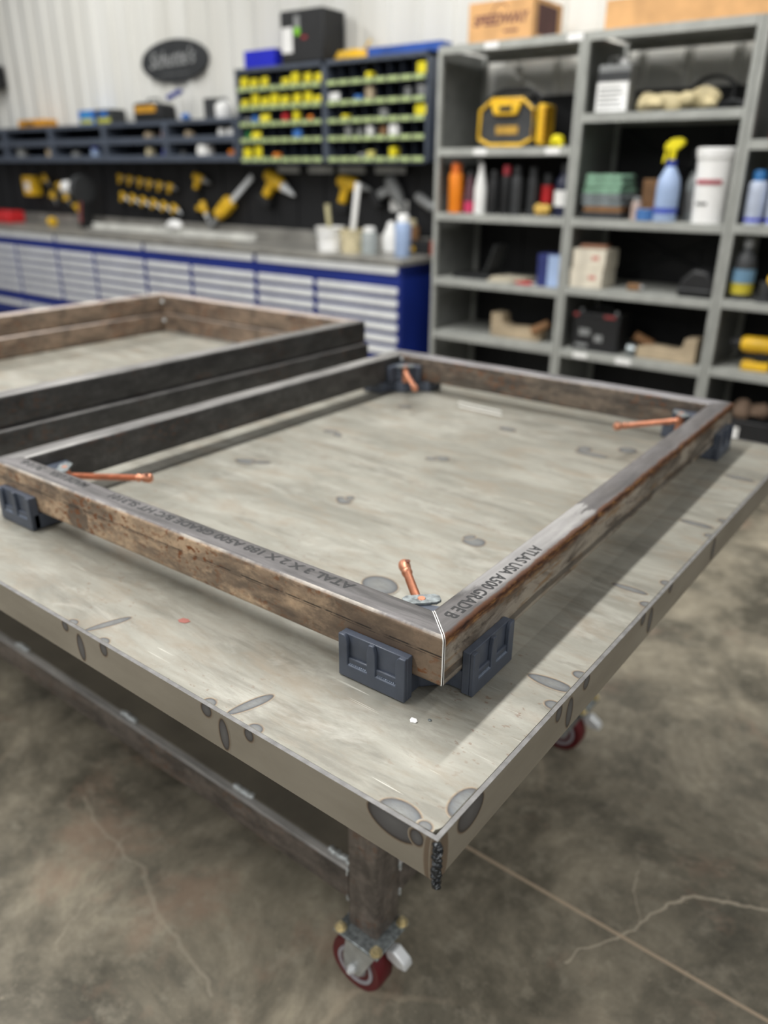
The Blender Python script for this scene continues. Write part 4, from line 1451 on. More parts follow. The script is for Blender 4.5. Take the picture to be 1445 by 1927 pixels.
bm = B(); box(bm, -0.022, 0.022, -0.006, 0.006, 0, 0.46, mat=Matrix.Translation((-0.03, 0.02, 0.0)) @ Matrix.Rotation(0.16, 4, 'Y')); obj('stick_blade', bm, 'white', root, bevel=0.003)
bottle('clear_jar', 'clear plastic jar between the beige bucket and the white bottle', 'jar', (-3.325, 4.02, WT), 0.058, 0.18, 'clear', 'white', shape='can')
bottle('white_bottle', 'white squeeze bottle beside the brown tin on the worktop', 'bottle', (-3.285, 4.22, WT), 0.068, 0.21, 'white', 'white', shape='cone')
bottle('brown_tin', 'brown tin with a pale lid behind the white bottle on the worktop', 'tin', (-3.235, 4.37, WT), 0.075, 0.22, 'brown', 'cream', shape='can')
bottle('spray_can', 'pale blue and white aerosol can at the right end of the worktop', 'can', (-3.03, 4.02, WT), 0.056, 0.275, 'paleblue', 'white', shape='can')
root = thing('tool_box', 'small black tool box behind the pale blue aerosol on the worktop', 'box', (-3.045, 4.30, WT))
bx('box_body', (-0.10, 0.10, -0.09, 0.09, 0, 0.085), 'black', root, bevel=0.006)
bx('yellow_latch', (-0.08, -0.02, -0.094, -0.0905, 0.02, 0.05), 'yellow', root)
root = thing('aluminium_bar', 'long pale metal bar lying along the back of the worktop', 'bar', (-5.86, 4.20, WT), -0.01)
bm = B(); box(bm, -1.18, 1.18, -0.03, 0.03, 0, 0.012); box(bm, -1.18, 1.18, 0.018, 0.03, 0.012, 0.055); obj('bar_profile', bm, paint((206, 206, 200), .4), root, bevel=0.002)
root = thing('dust_mask', 'crumpled white mask lying on the pale metal bar', 'mask', (-5.72, 4.22, WT + 0.0555))
bm = B(); blob(bm, (0, -0.01, 0.03), 0.10, 0.05, 0.045, 0, 0.10, 3, 0.001); obj('mask_shell', bm, 'white', root)
bm = B(); path(bm, [(-0.09, -0.02, 0.02), (-0.14, -0.04, 0.004), (-0.18, -0.02, 0.01)], 0.005, 6); obj('strap', bm, 'white', root)
root = thing('red_case', 'long red tool case on the worktop at the left edge of the picture', 'case', (-8.68, 4.18, WT))
bx('case_body', (-0.36, 0.30, -0.10, 0.10, 0, 0.12), 'red', root, bevel=0.02)
bm = B(); path(bm, [(-0.1, -0.09, 0.115), (-0.09, -0.09, 0.15), (0.09, -0.09, 0.15), (0.1, -0.09, 0.115)], 0.010, 8); obj('handle', bm, 'black', root)
root = thing('bench_grinder', 'grey bench grinder wheel guard standing on the worktop', 'grinder', (-7.18, 4.26, WT))
bm = B(); cyl(bm, (-0.04, 0, 0.36), (0.03, 0, 0.36), 0.13, None, 32); obj('wheel_guard', bm, 'dkgrey', root, bevel=0.006)
bm = B(); prism(bm, [(-0.07, 0.0), (0.07, 0.0), (0.03, 0.24), (-0.03, 0.24)], -0.05, 0.05, 0, XZ); obj('stand', bm, 'black', root, bevel=0.006)
bm = B(); cyl(bm, (-0.30, 0, 0.37), (-0.05, 0, 0.37), 0.062, None, 24); obj('motor', bm, 'white', root, bevel=0.01)
bm = B(); path(bm, [(0.02, -0.05, 0.24), (0.06, -0.1, 0.12), (0.12, -0.14, 0.06)], 0.012, 8); obj('red_hose', bm, paint((120, 50, 50), .6), root)

# ------------------------------------------------------------------ tools hanging on the black liner
HY = LIN
def drill(label, x, z, s=1.0, tilt=0.0, mat='yellow', group=None, bat=True, chuck='grey', flip=False):
    root = thing('hanging_drill', label, 'drill', (x, HY - 0.055, z), 0, group)
    root.rotation_euler = (0, tilt, PI if flip else 0)
    root.scale = (s, s, s)
    bm = B(); lathe(bm, [(0.030, -0.085), (0.036, -0.075), (0.037, 0.02), (0.030, 0.05)], (0, 0, 0.06), 'X', 18); obj('motor_housing', bm, mat, root)
    bm = B(); lathe(bm, [(0.026, 0.05), (0.026, 0.07), (0.020, 0.085), (0.012, 0.125), (0.004, 0.15)], (0, 0, 0.06), 'X', 16); obj('chuck', bm, chuck, root)
    bm = B(); prism(bm, [(-0.055, 0.05), (-0.005, 0.05), (-0.022, -0.055), (-0.07, -0.055)], -0.018, 0.018, 0, XZ); obj('grip', bm, mat, root, bevel=0.006)
    if bat:
        bm = B(); box(bm, -0.085, 0.015, -0.034, 0.034, -0.095, -0.055); obj('battery', bm, 'black', root, bevel=0.006)
    bm = B(); cyl(bm, (-0.02, 0.055, 0.075), (-0.02, 0.0, 0.075), 0.006, None, 8); obj('hook', bm, 'steel', root)
    return root
xs = [-6.78, -6.63, -6.47, -6.33, -6.18, -6.03]
names = ['leftmost', 'second', 'third', 'fourth', 'fifth', 'rightmost']
for i, x in enumerate(xs):
    drill('small yellow drill, %s of the upper row of six on the black wall' % names[i], x, 1.44 - 0.015 * i, 0.58, 0.3, group='small yellow drills in the upper row')
for i, x in enumerate([-6.78, -6.62, -6.46, -6.30, -6.15, -6.0]):
    drill('small yellow-silver drill, %s of the lower row of six on the black wall' % names[i], x, 1.27 - 0.018 * i, 0.60, 0.55, group='small yellow drills in the lower row', chuck='handle')
drill('yellow drill hanging alone left of the circular saw', -5.62, 1.42, 0.9, 0.3)
drill('yellow and grey grinder hanging below the lone drill', -5.62, 1.20, 0.8, 1.2, chuck='handle')
root = thing('power_saw', 'yellow saw with a long silver blade hanging askew on the black wall', 'saw', (-5.22, HY - 0.06, 1.28))
root.rotation_euler = (0, -0.62, 0)
bm = B(); box(bm, -0.14, 0.02, -0.04, 0.04, -0.05, 0.06); cyl(bm, (-0.2, 0, 0.01), (-0.13, 0, 0.01), 0.055, None, 18); obj('saw_body', bm, 'yellow', root, bevel=0.012)
bm = B(); box(bm, 0.02, 0.36, -0.006, 0.006, -0.02, 0.025); obj('blade', bm, 'handle', root)
bm = B(); box(bm, -0.36, -0.2, -0.012, 0.012, -0.02, 0.02); obj('guide', bm, 'grey', root)
drill('large yellow drill hanging upright between the saw and the white stick', -4.68, 1.38, 1.45, 0.5, chuck='handle')
drill('large yellow drill hanging behind the white stirring stick', -3.86, 1.37, 1.35, 0.2, bat=True)
drill('pale grey air tool hanging near the right end of the black wall', -3.48, 1.36, 1.3, 1.0, mat='grey', chuck='grey')
root = thing('air_sander', 'small pale grey sander hanging beside the shelving', 'sander', (-3.13, HY - 0.06, 1.33))
root.rotation_euler = (0, 0.5, 0)
bm = B(); lathe(bm, [(0.03, -0.1), (0.036, -0.06), (0.034, 0.06), (0.025, 0.08)], (0, 0, 0), 'X', 16); obj('sander_body', bm, 'grey', root)
bm = B(); cyl(bm, (0.08, 0, 0), (0.1, 0, 0), 0.045, None, 18); obj('sanding_pad', bm, 'dkgrey', root)
bx('wall_tag', (-0.085, 0.085, -0.004, 0.0, 0, 0.075), 'white', None, (-3.42, HY - 0.001, 1.265))
o = bpy.data.objects['wall_tag']; tag(o, 'white card tag stuck low on the black wall near the shelving', 'tag')
root = thing('charger_box', 'square yellow box with a white label on the black wall at the left', 'box', (-8.42, HY - 0.06, 1.27))
bx('box_body', (-0.10, 0.10, -0.055, 0.055, 0, 0.20), 'yellow', root, bevel=0.012)
bx('white_label', (-0.05, 0.05, -0.0575, -0.0555, 0.05, 0.14), 'white', root)
for i, (x, z) in enumerate(((-8.16, 1.42), (-8.06, 1.26), (-7.92, 1.36), (-7.80, 1.24), (-7.62, 1.30), (-7.64, 1.16))):
    drill('yellow nailer by the square yellow box, %s of six on the wall' % names[i].replace('rightmost', 'last'), x, z, 0.62, 0.9 + 0.3 * (i % 3), group='yellow tools left of the grinder', bat=(i % 2 == 0))
for x, wd, lb in ((-4.34, 0.31, 'pale magnetic tool bar under the left bin cabinet'), (-3.66, 0.33, 'pale magnetic tool bar under the right bin cabinet')):
    root = thing('magnetic_bar', lb, 'bar', (x, HY - 0.03, 1.535), 0, 'magnetic bars below the bin cabinets')
    bx('bar_body', (-wd, wd, -0.006, 0.028, 0, 0.022), 'black', root)
    bm = B()
    for a, b in ((-wd + 0.01, -0.06), (0.04, wd - 0.01)):
        box(bm, a, b, -0.012, -0.0062, -0.012, 0.036)
    obj('metal_strip', bm, paint((190, 192, 190), .5), root)
root = thing('yellow_tape', 'small yellow tape measure on the worktop below the hanging nailers', 'tape measure', (-7.55, 4.10, WT))
bm = B(); cyl(bm, (-0.03, 0, 0.045), (0.03, 0, 0.045), 0.045, None, 22); obj('tape_case', bm, 'yellow', root, bevel=0.008)
bm = B(); box(bm, 0.0, 0.012, -0.05, -0.03, 0.0, 0.02); obj('tape_tab', bm, 'steel', root)

# ------------------------------------------------------------------ grey shelving
SF, SB = 3.94, 4.492
def shelving(x0, x1, levels, label, braces=False, tagged=()):
    root = thing('shelving_unit', label, 'shelving', ((x0 + x1) / 2, SF, 0), 0, 'grey steel shelving bays')
    hw = (x1 - x0) / 2 - 0.0015
    D = SB - SF
    Ht = 2.225
    for sx in (-1, 1):
        for y0, y1 in ((0, 0.03), (D - 0.03, D)):
            bm = B()
            a, b = (-hw, -hw + 0.026) if sx < 0 else (hw - 0.026, hw)
            box(bm, a, b, y0, y1, 0, Ht)
            obj('upright', bm, 'shelf', root, bevel=0.002)
        a, b = (-hw + 0.001, -hw + 0.004) if sx < 0 else (hw - 0.004, hw - 0.001)
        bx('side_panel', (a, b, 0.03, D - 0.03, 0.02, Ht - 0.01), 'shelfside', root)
    for z in levels:
        bm = B()
        box(bm, -hw + 0.027, hw - 0.027, 0.004, D - 0.004, z - 0.004, z)
        box(bm, -hw + 0.027, hw - 0.027, -0.002, 0.006, z - 0.045, z + 0.0)
        box(bm, -hw + 0.027, hw - 0.027, D - 0.006, D - 0.001, z - 0.04, z + 0.0)
        obj('shelf', bm, 'shelf', root, bevel=0.002)
    if braces:
        for (za, zb) in ((1.30, 1.80), (0.9, 1.26)):
            bm = B()
            for s in (-1, 1):
                p0 = Vector((-hw * s, D - 0.012 + s * 0.003, za)); p1 = Vector((hw * s, D - 0.012 + s * 0.003, zb))
                path(bm, [p0, p1], 0.008, 4)
            obj('cross_brace', bm, 'dkgrey', root)
    bm = B()
    n = 0
    for (x, z) in tagged:
        box(bm, x - (x0 + x1) / 2 - 0.045, x - (x0 + x1) / 2 + 0.045, -0.0035, -0.0021, z - 0.037, z - 0.006)
        n += 1
    if n:
        obj('shelf_tags', bm, 'white', root)
    else:
        bm.free()
    return root


ZA = (0.12, 0.545, 0.895, 1.297, 1.672, 2.226)
ZB = (0.12, 0.545, 0.915, 1.297, 1.835, 2.226)
ZC = (0.12, 0.56, 0.925, 1.30, 1.692, 2.226)
shelving(-2.73, -1.786, ZA, 'grey steel shelving bay with the yellow radio, next to the workbench', False, ((-2.36, 2.226), (-1.84, 2.226), (-2.4, 1.672), (-1.92, 1.672)))
shelving(-1.784, -0.886, ZB, 'middle grey steel shelving bay with the white pail and gloves', True, ((-1.62, 0.545), (-1.35, 0.545)))
shelving(-0.884, 0.02, ZC, 'grey steel shelving bay cut off by the right edge of the picture')

# --- left bay
z5, z4, z3, z2, z1 = 1.6725, 1.2975, 0.8955, 0.5455, 0.1205
IY = 4.08
root = thing('jobsite_radio', 'black and yellow rugged radio with carrying cage on the top inner shelf', 'radio', (-2.29, 4.14, z5), 0.12)
bm = B(); prism(bm, [(-0.19, 0.03), (-0.15, 0.0), (0.13, 0.0), (0.17, 0.03), (0.17, 0.21), (0.13, 0.25), (-0.15, 0.25), (-0.19, 0.21)], -0.10, 0.10, 0, XZ); obj('radio_body', bm, 'dkgrey', root, bevel=0.012, seg=3)
bm = B()
path(bm, [(-0.18, -0.11, 0.05), (-0.18, -0.11, 0.20), (-0.10, -0.11, 0.26), (0.09, -0.11, 0.26), (0.16, -0.11, 0.20), (0.16, -0.11, 0.05), (0.09, -0.11, 0.015), (-0.11, -0.11, 0.015), (-0.18, -0.11, 0.05)], 0.011, 8)
obj('front_cage', bm, 'yellow', root)
bm = B(); prism(bm, [(-0.085, 0.175), (0.06, 0.175), (0.09, 0.25), (-0.115, 0.25)], -0.128, -0.104, 0, XZ); obj('display_hood', bm, 'yellow', root, bevel=0.008)
bx('display', (-0.05, 0.03, -0.1315, -0.1285, 0.195, 0.225), 'black', root)
bx('brand_plate', (-0.075, 0.065, -0.104, -0.1005, 0.075, 0.12), paint((190, 150, 60), .5), root)
bm = B(); box(bm, 0.172, 0.225, -0.09, 0.09, 0.015, 0.235); obj('side_guard', bm, 'yellow', root, bevel=0.015)
bm = B()
for k in range(5):
    box(bm, 0.205, 0.2275, -0.093, 0.02, 0.045 + 0.036 * k, 0.060 + 0.036 * k)
obj('guard_ribs', bm, paint((200, 140, 20), .5), root)
bm = B(); path(bm, [(-0.17, 0, 0.235), (-0.15, 0, 0.285), (-0.08, 0, 0.315), (0.08, 0, 0.315), (0.14, 0, 0.285), (0.16, 0, 0.235)], 0.014, 8); obj('carry_handle', bm, 'black', root)
root = thing('tape_measure', 'small yellow tape measure beside the radio on the shelf', 'tape measure', (-1.94, 4.03, z5))
bm = B(); cyl(bm, (0, -0.025, 0.033), (0, 0.025, 0.033), 0.033, None, 22); box(bm, -0.033, 0.04, -0.025, 0.025, 0.0, 0.03); obj('tape_case', bm, 'lemon', root, bevel=0.006)
bx('tape_tab', (0.04, 0.05, -0.012, 0.012, 0.002, 0.014), 'steel', root)
bottle('lubricant_can', 'orange and white can at the left end of the bottle shelf', 'can', (-2.668, 4.14, z4), 0.036, 0.285, 'white', 'white', shape='can', band=('orange', 0.38, 0.70))
bottle('orange_bottle', 'bright orange bottle on the bottle shelf', 'bottle', (-2.615, 4.02, z4), 0.046, 0.295, 'orange', paint((226, 110, 20), .45), shape='can')
bottle('grease_tube', 'dark bottle with a pink base band beside the orange bottle', 'bottle', (-2.515, 4.03, z4), 0.034, 0.25, paint((96, 60, 70), .5), 'dkgrey', shape='cone', band=('pink', 0.03, 0.28))
bottle('sealant_tube', 'tall white tube standing on the bottle shelf', 'tube', (-2.43, 4.02, z4), 0.040, 0.295, 'white', 'white', shape='cone')
bottle('spray_can', 'black aerosol can, left of two next to the white tube', 'can', (-2.335, 4.02, z4), 0.034, 0.25, 'black', 'black', shape='can')
bottle('spray_can', 'black aerosol can with a dark red cap, right of two next to the white tube', 'can', (-2.26, 4.04, z4), 0.035, 0.28, 'black', paint((170, 50, 60), .5), shape='can')
bottle('spray_can', 'dark grey aerosol can in the middle of the bottle shelf', 'can', (-2.175, 4.02, z4), 0.034, 0.275, 'dkgrey', 'black', shape='can')
bottle('spray_can', 'charcoal aerosol can beside the one with a red band', 'can', (-2.10, 4.08, z4), 0.034, 0.27, 'dkgrey', 'dkgrey', shape='can')
bottle('spray_can', 'black aerosol can with a broad red band above the yellow gloves', 'can', (-2.02, 4.12, z4), 0.036, 0.235, 'black', 'dkgrey', shape='can', band=('red', 0.30, 0.72))
bottle('navy_bottle', 'navy bottle with a round white label at the right end of the bottle shelf', 'bottle', (-1.885, 4.06, z4), 0.052, 0.29, paint((28, 34, 62), .35), 'dkgrey', band=('white', 0.2, 0.5))


def gloves(name, label, loc, n, w_, d_, h_, mat, rz=0, jit=0.2, cat='gloves'):
    """heap of floppy cloth: overlapping soft folds with finger rolls"""
    bm = B()
    rnd = random.Random(int(loc[0] * 1000))
    for k in range(n):
        cx, cy = rnd.uniform(-w_ / 2, w_ / 2) * 0.8, rnd.uniform(-d_ / 2, d_ / 2) * 0.7
        blob(bm, (cx, cy, h_ * rnd.uniform(0.25, 0.6)), w_ * rnd.uniform(.12, .22), d_ * rnd.uniform(.2, .34), h_ * rnd.uniform(.25, .45), 0, 0.06, 2, 0.001)
        a = rnd.uniform(0, 2 * PI)
        for q in range(4):
            aa = a + (q - 1.5) * 0.28
            L = w_ * rnd.uniform(0.14, 0.2)
            path(bm, [(cx, cy, h_ * 0.4), (cx + math.cos(aa) * L * 0.6, cy + math.sin(aa) * L * 0.6, h_ * 0.42), (cx + math.cos(aa) * L, cy + math.sin(aa) * L * 0.9, h_ * 0.2)], [h_ * .13, h_ * .12, h_ * .10], 8)
    o = obj(name, bm, mat, None, loc, rot=(0, 0, rz))
    return tag(o, label, cat)


gloves('work_gloves', 'yellow work gloves in front of the red-banded can', (-1.995, 3.995, z4 + 0.001), 4, 0.20, 0.09, 0.075, paint((206, 170, 84), .8))
root = thing('black_caddy', 'black plastic stand with an upright back on the shelf below the bottles', 'stand', (-2.46, 4.12, z3))
bm = B(); box(bm, -0.16, 0.14, -0.10, 0.10, 0, 0.03); obj('stand_base', bm, 'black', root, bevel=0.006)
bm = B(); box(bm, -0.005, 0.005, -0.09, 0.09, 0, 0.20, mat=Matrix.Translation((0.08, 0, 0.031)) @ Matrix.Rotation(0.35, 4, 'Y')); obj('stand_back', bm, 'dkgrey', root, bevel=0.003)
for k in range(4):
    bm = B(); box(bm, -0.12, 0.12, -0.08, 0.08, 0, 0.007)
    tag(obj('booklet', bm, paint((196, 188, 168), .7), None, (-2.22 + 0.012 * k, 4.08, z3 + 0.0075 * k), rot=(0, 0, 0.15 - 0.12 * k)), ['bottom', 'second', 'third', 'topmost'][k] + ' booklet of the loose pile beside the black stand', 'booklet', 'booklets on the shelf')
root = thing('red_pliers', 'red-handled pliers lying in front of the blue box', 'pliers', (-2.06, 4.0, z3))
bm = B(); path(bm, [(-0.06, -0.012, 0.0095), (0.0, -0.016, 0.0095), (0.05, 0.0, 0.0095)], 0.008, 8); path(bm, [(-0.06, 0.018, 0.0095), (0.0, 0.016, 0.0095), (0.05, 0.0, 0.0095)], 0.008, 8); obj('grips', bm, 'red', root)
bm = B(); path(bm, [(0.05, 0.0, 0.0095), (0.09, 0.0, 0.0095)], [0.009, 0.004], 8); obj('jaws', bm, 'steel', root)
root = carton('blue_box', 'blue and white carton at the right end of the shelf below the bottles', 'box', (-1.905, 4.07, z3), 0.15, 0.16, 0.19, paint((44, 54, 116), .5), 0.0, None, True)
bx('white_side', (-0.005, 0.0755, -0.0815, -0.0802, 0.004, 0.186), 'paleblue', root)


def fixture_block(label, loc, rz=0.0, s=1.0):
    """raw casting: long body with a raised head at one end and a cross bore"""
    root = thing('raw_casting', label, 'casting', loc, rz)
    bm = B(); prism(bm, [(-0.16 * s, 0), (0.15 * s, 0), (0.15 * s, 0.055 * s), (0.06 * s, 0.065 * s), (-0.05 * s, 0.06 * s), (-0.085 * s, 0.075 * s), (-0.095 * s, 0.125 * s), (-0.16 * s, 0.13 * s)], -0.05 * s, 0.05 * s, 0, XZ); obj('casting_body', bm, 'tan', root, bevel=0.006)
    bm = B(); cyl(bm, (0.11 * s, -0.06 * s, 0.05 * s), (0.19 * s, -0.02 * s, 0.10 * s), 0.028 * s, 0.022 * s, 18); obj('spigot', bm, 'brown', root)
    return root


fixture_block('tan raw casting with a tall left end, low in the radio bay', (-2.13, 4.10, z2), 0.0, 1.15)

# --- middle bay
y5, y4, y3, y2 = 1.8355, 1.2975, 0.9155, 0.5455
root = thing('solvent_can', 'grey metal solvent can with a white label on the top inner shelf', 'can', (-1.625, 4.06, y5), 0.0)
bm = B(); box(bm, -0.09, 0.09, -0.06, 0.06, 0, 0.235); obj('can_body', bm, 'grey', root, bevel=0.008)
bx('paper_label', (-0.088, 0.088, -0.0618, -0.0603, 0.01, 0.15), 'white', root)
bm = B()
for q in range(5):
    box(bm, -0.075, 0.06 - 0.012 * (q % 3), -0.0628, -0.0618, 0.028 + 0.022 * q, 0.036 + 0.022 * q)
obj('label_lines', bm, 'grey', root)
bx('dark_band', (-0.088, 0.088, -0.0618, -0.0603, 0.155, 0.20), 'dkgrey', root)
bm = B(); cyl(bm, (0.03, 0, 0.235), (0.03, 0, 0.262), 0.022, None, 18); obj('cap', bm, 'white', root)
bm = B(); path(bm, [(-0.06, 0, 0.235), (-0.055, 0, 0.27), (-0.01, 0, 0.275), (0.0, 0, 0.235)], 0.005, 8); obj('handle', bm, 'steel', root)
gloves('work_gloves', 'heap of cream work gloves beside the solvent can', (-1.30, 4.05, y5 + 0.001), 9, 0.42, 0.14, 0.12, paint((206, 192, 152), .85))
root = thing('coiled_cable', 'black coiled cable behind the cream gloves', 'cable', (-1.16, 4.22, y5))
bm = B()
for k in range(3):
    path(bm, [(0.11 * math.cos(t), 0.02 * k + 0.01 * math.sin(2 * t), 0.092 + 0.08 * math.sin(t)) for t in [2 * PI * i / 26 for i in range(27)]], 0.008, 6)
obj('cable_loops', bm, 'black', root)
bm = B(); path(bm, [(0.02, -0.03, 0.02), (0.13, -0.06, 0.05), (0.20, -0.08, 0.03)], 0.010, 8); obj('plug_end', bm, 'dkgrey', root)


def folded(name, label, loc, wd, dp, ht, mat, rz=0.0, group=None):
    """folded cloth: rounded folds at both ends, sagging wavy edges"""
    bm = B()
    r = ht / 2
    nx, ny = 26, 8
    ph = random.uniform(0, 6)
    top, bot = [], []
    for j in range(ny + 1):
        y = -dp / 2 + dp * j / ny
        for lst, sg in ((top, 1), (bot, -1)):
            row = []
            for i in range(nx + 1):
                u = -1 + 2 * i / nx
                k = math.sqrt(max(0.0, 1 - max(0.0, (abs(u) - 0.86) / 0.14) ** 2))
                x = u * wd / 2 + 0.006 * math.sin(ph + y * 30)
                wob = 0.18 * math.sin(ph + u * 5 + y * 22) + 0.10 * math.sin(ph * 2 + u * 11)
                z = r + sg * r * k * (1 - 0.12 + 0.5 * wob * (1 if sg > 0 else 0.0))
                row.append(bm.verts.new((x, y, max(0.0, min(ht, z)))))
            lst.append(row)
    for lst, rev in ((top, False), (bot, True)):
        for j in range(ny):
            for i in range(nx):
                q = (lst[j][i], lst[j][i + 1], lst[j + 1][i + 1], lst[j + 1][i])
                f = bm.faces.new(q[::-1] if rev else q)
                f.smooth = True
    for j0 in (0, ny):
        for i in range(nx):
            bm.faces.new((top[j0][i], top[j0][i + 1], bot[j0][i + 1], bot[j0][i]))
    bmesh.ops.remove_doubles(bm, verts=bm.verts[:], dist=0.0001)
    o = obj(name, bm, mat, None, loc, rot=(0, 0, rz))
    return tag(o, label, 'towel', group)


zz = y4
for k, (m_, ht, wd, lb) in enumerate((('dkgrey', .035, .27, 'dark folded cloth at the bottom of the towel pile'), ('brown', .03, .25, 'brownish folded cloth second from the bottom of the towel pile'), ('greycloth', .035, .26, 'blue-grey folded cloth in the towel pile under the green ones'), ('greycloth', .03, .26, 'upper of the two blue-grey cloths in the towel pile'), ('towel', .035, .25, 'lower green folded towel of the pile'), ('towel', .035, .24, 'middle green folded towel of the pile'), ('towel', .03, .22, 'topmost green folded towel of the pile'))):
    folded('folded_towel', lb, (-1.597, 4.06, zz + 0.0005), wd * random.uniform(.93, 1.0), 0.19, ht, m_, random.uniform(-.12, .12), 'towels in the pile')
    zz += ht + 0.0008
root = carton('brown_carton', 'brown cardboard carton behind the blue roll', 'box', (-1.385, 4.18, y4), 0.11, 0.12, 0.21, 'brown', 0.15)
bottle('jar', 'pale jar squeezed between the towels and the brown carton', 'jar', (-1.422, 4.03, y4), 0.028, 0.12, paint((190, 168, 158), .5), 'grey', shape='can')
root = thing('tape_roll', 'blue roll of tape lying in front of the brown carton', 'roll', (-1.352, 3.995, y4))
bm = B(); lathe(bm, [(0.045, 0), (0.052, 0.004), (0.052, 0.056), (0.045, 0.06)], seg=24); obj('tape_band', bm, paint((70, 116, 176), .5), root)
bm = B(); lathe(bm, [(0.022, 0.0601), (0.022, 0.062)], seg=18); obj('core', bm, 'tan', root)
bottle('red_tin', 'small red tin half hidden behind the spray bottle', 'tin', (-1.335, 4.12, y4), 0.022, 0.08, 'red', 'red', shape='can')
spray_bottle('pale blue spray bottle with a yellow trigger head beside the pail', (-1.248, 4.0, y4), 0.060, 0.41, 'paleblue', 'lemon', 0.0, (paint((70, 90, 190), .5), 0.10, 0.17), paint((50, 70, 160), .5))
spray_bottle('clear spray bottle with a black head between the yellow one and the pail', (-1.165, 4.17, y4), 0.046, 0.38, 'clear', 'black', 0.1, ('grey', 0.12, 0.40), 'black')
root = bucket('pail', 'white plastic pail with a lid and red lettering on the middle shelf', (-1.022, 4.03, y4), 0.100, 0.335, 'white', 'pail', False)
bm = B(); lathe(bm, [(0.100, 0.3352), (0.1075, 0.337), (0.1075, 0.357), (0.102, 0.362), (0.09, 0.362)], seg=32); obj('lid', bm, 'white', root)
bm = B()
for a in range(9):
    box(bm, -0.0082, 0.0082, -0.0975, -0.0955, 0.19, 0.212, mat=Matrix.Rotation(math.radians(-128 + a * 9) + PI / 2, 4, 'Z'))
obj('red_lettering', bm, paint((176, 70, 84), .5), root)
bm = B()
for a in (-120, -112, -100, -92):
    box(bm, -0.0085, 0.0085, -0.0925, -0.0895, 0.09, 0.102, mat=Matrix.Rotation(math.radians(a) + PI / 2, 4, 'Z'))
obj('small_print', bm, 'dkgrey', root)
for k, lb in enumerate(('lower white parts box of the two on the shelf under the towels', 'upper white parts box of the two on the shelf under the towels')):
    root = thing('parts_box', lb, 'box', (-1.648 + 0.004 * k, 4.06 + 0.006 * k, y3 + 0.1085 * k), 0.02 * k, 'stacked white parts boxes')
    bx('box_body', (-0.10, 0.10, -0.10, 0.10, 0, 0.107), paint((222, 214, 196), .6), root, bevel=0.003)
    bx('red_print', (0.02, 0.06, -0.1018, -0.1002, 0.05, 0.07), paint((200, 120, 110), .6), root)
bm = B(); box(bm, -0.085, 0.07, -0.06, 0.06, 0, 0.018); tag(obj('cardboard_sleeve', bm, paint((176, 128, 104), .7), None, (-1.648, 4.08, y3 + 0.2185), rot=(0, 0, 0.2), bevel=0.003), 'flat brown sleeve lying on the upper white parts box', 'sleeve')
root = thing('hose_fitting', 'small brown fitting lying alone on the shelf beside the parts boxes', 'fitting', (-1.37, 4.03, y3))
bm = B(); cyl(bm, (-0.04, 0, 0.02), (0.03, 0, 0.02), 0.02, None, 14); obj('fitting_body', bm, 'brown', root)
bm = B(); cyl(bm, (0.03, 0, 0.02), (0.05, 0, 0.02), 0.013, None, 6); obj('nut', bm, 'steel', root)
root = thing('black_bag', 'rounded black zip bag at the right end of the shelf under the pail', 'bag', (-1.02, 4.06, y3))
bm = B(); prism(bm, [(-0.10, 0), (0.10, 0), (0.095, 0.09), (0.06, 0.14), (-0.02, 0.15), (-0.08, 0.09)], -0.09, 0.09, 0, XZ); obj('bag_body', bm, 'black', root, bevel=0.02, seg=3)
bm = B(); path(bm, [(-0.09, -0.094, 0.04), (0.09, -0.094, 0.04)], 0.005, 6); obj('zip', bm, 'dkgrey', root)
root = thing('car_battery', 'black battery with pale labels, low in the middle shelving bay', 'battery', (-1.565, 4.08, y2))
bm = B(); box(bm, -0.145, 0.145, -0.09, 0.09, 0, 0.20); box(bm, -0.15, 0.15, -0.095, 0.095, 0.20, 0.225); obj('battery_case', bm, 'black', root, bevel=0.005)
for d_ in ((-0.10, -0.03, 0.09, 0.13), (0.0, 0.05, 0.06, 0.10), (-0.12, -0.04, 0.02, 0.04)):
    bx('pale_label', (d_[0], d_[1], -0.0915, -0.0902, d_[2], d_[3]), 'grey', root)
for d_ in ((-0.14, -0.11, 0.203, 0.22), (0.05, 0.12, 0.203, 0.22)):
    bx('red_mark', (d_[0], d_[1], -0.0968, -0.0952, d_[2], d_[3]), paint((150, 60, 60), .5), root)
for sx in (-0.11, 0.11):
    bm = B(); cyl(bm, (sx, -0.05, 0.225), (sx, -0.05, 0.243), 0.012, 0.010, 14); obj('terminal', bm, 'steel', root)
bm = B(); path(bm, [(-0.06, 0, 0.225), (-0.05, 0, 0.25), (0.05, 0, 0.25), (0.06, 0, 0.225)], 0.008, 8); obj('carry_strap', bm, 'black', root)
fixture_block('tan raw casting with its tall end to the right, beside the battery', (-1.14, 4.06, y2), PI, 1.1)
bm = B(); cyl(bm, (-0.03, 0, 0.035), (0.02, 0, 0.035), 0.035, 0.03, 18); tag(obj('pipe_fitting', bm, 'galv', None, (-1.33, 4.02, y2), bevel=0.004), 'grey pipe fitting standing between the battery and the right casting', 'fitting')

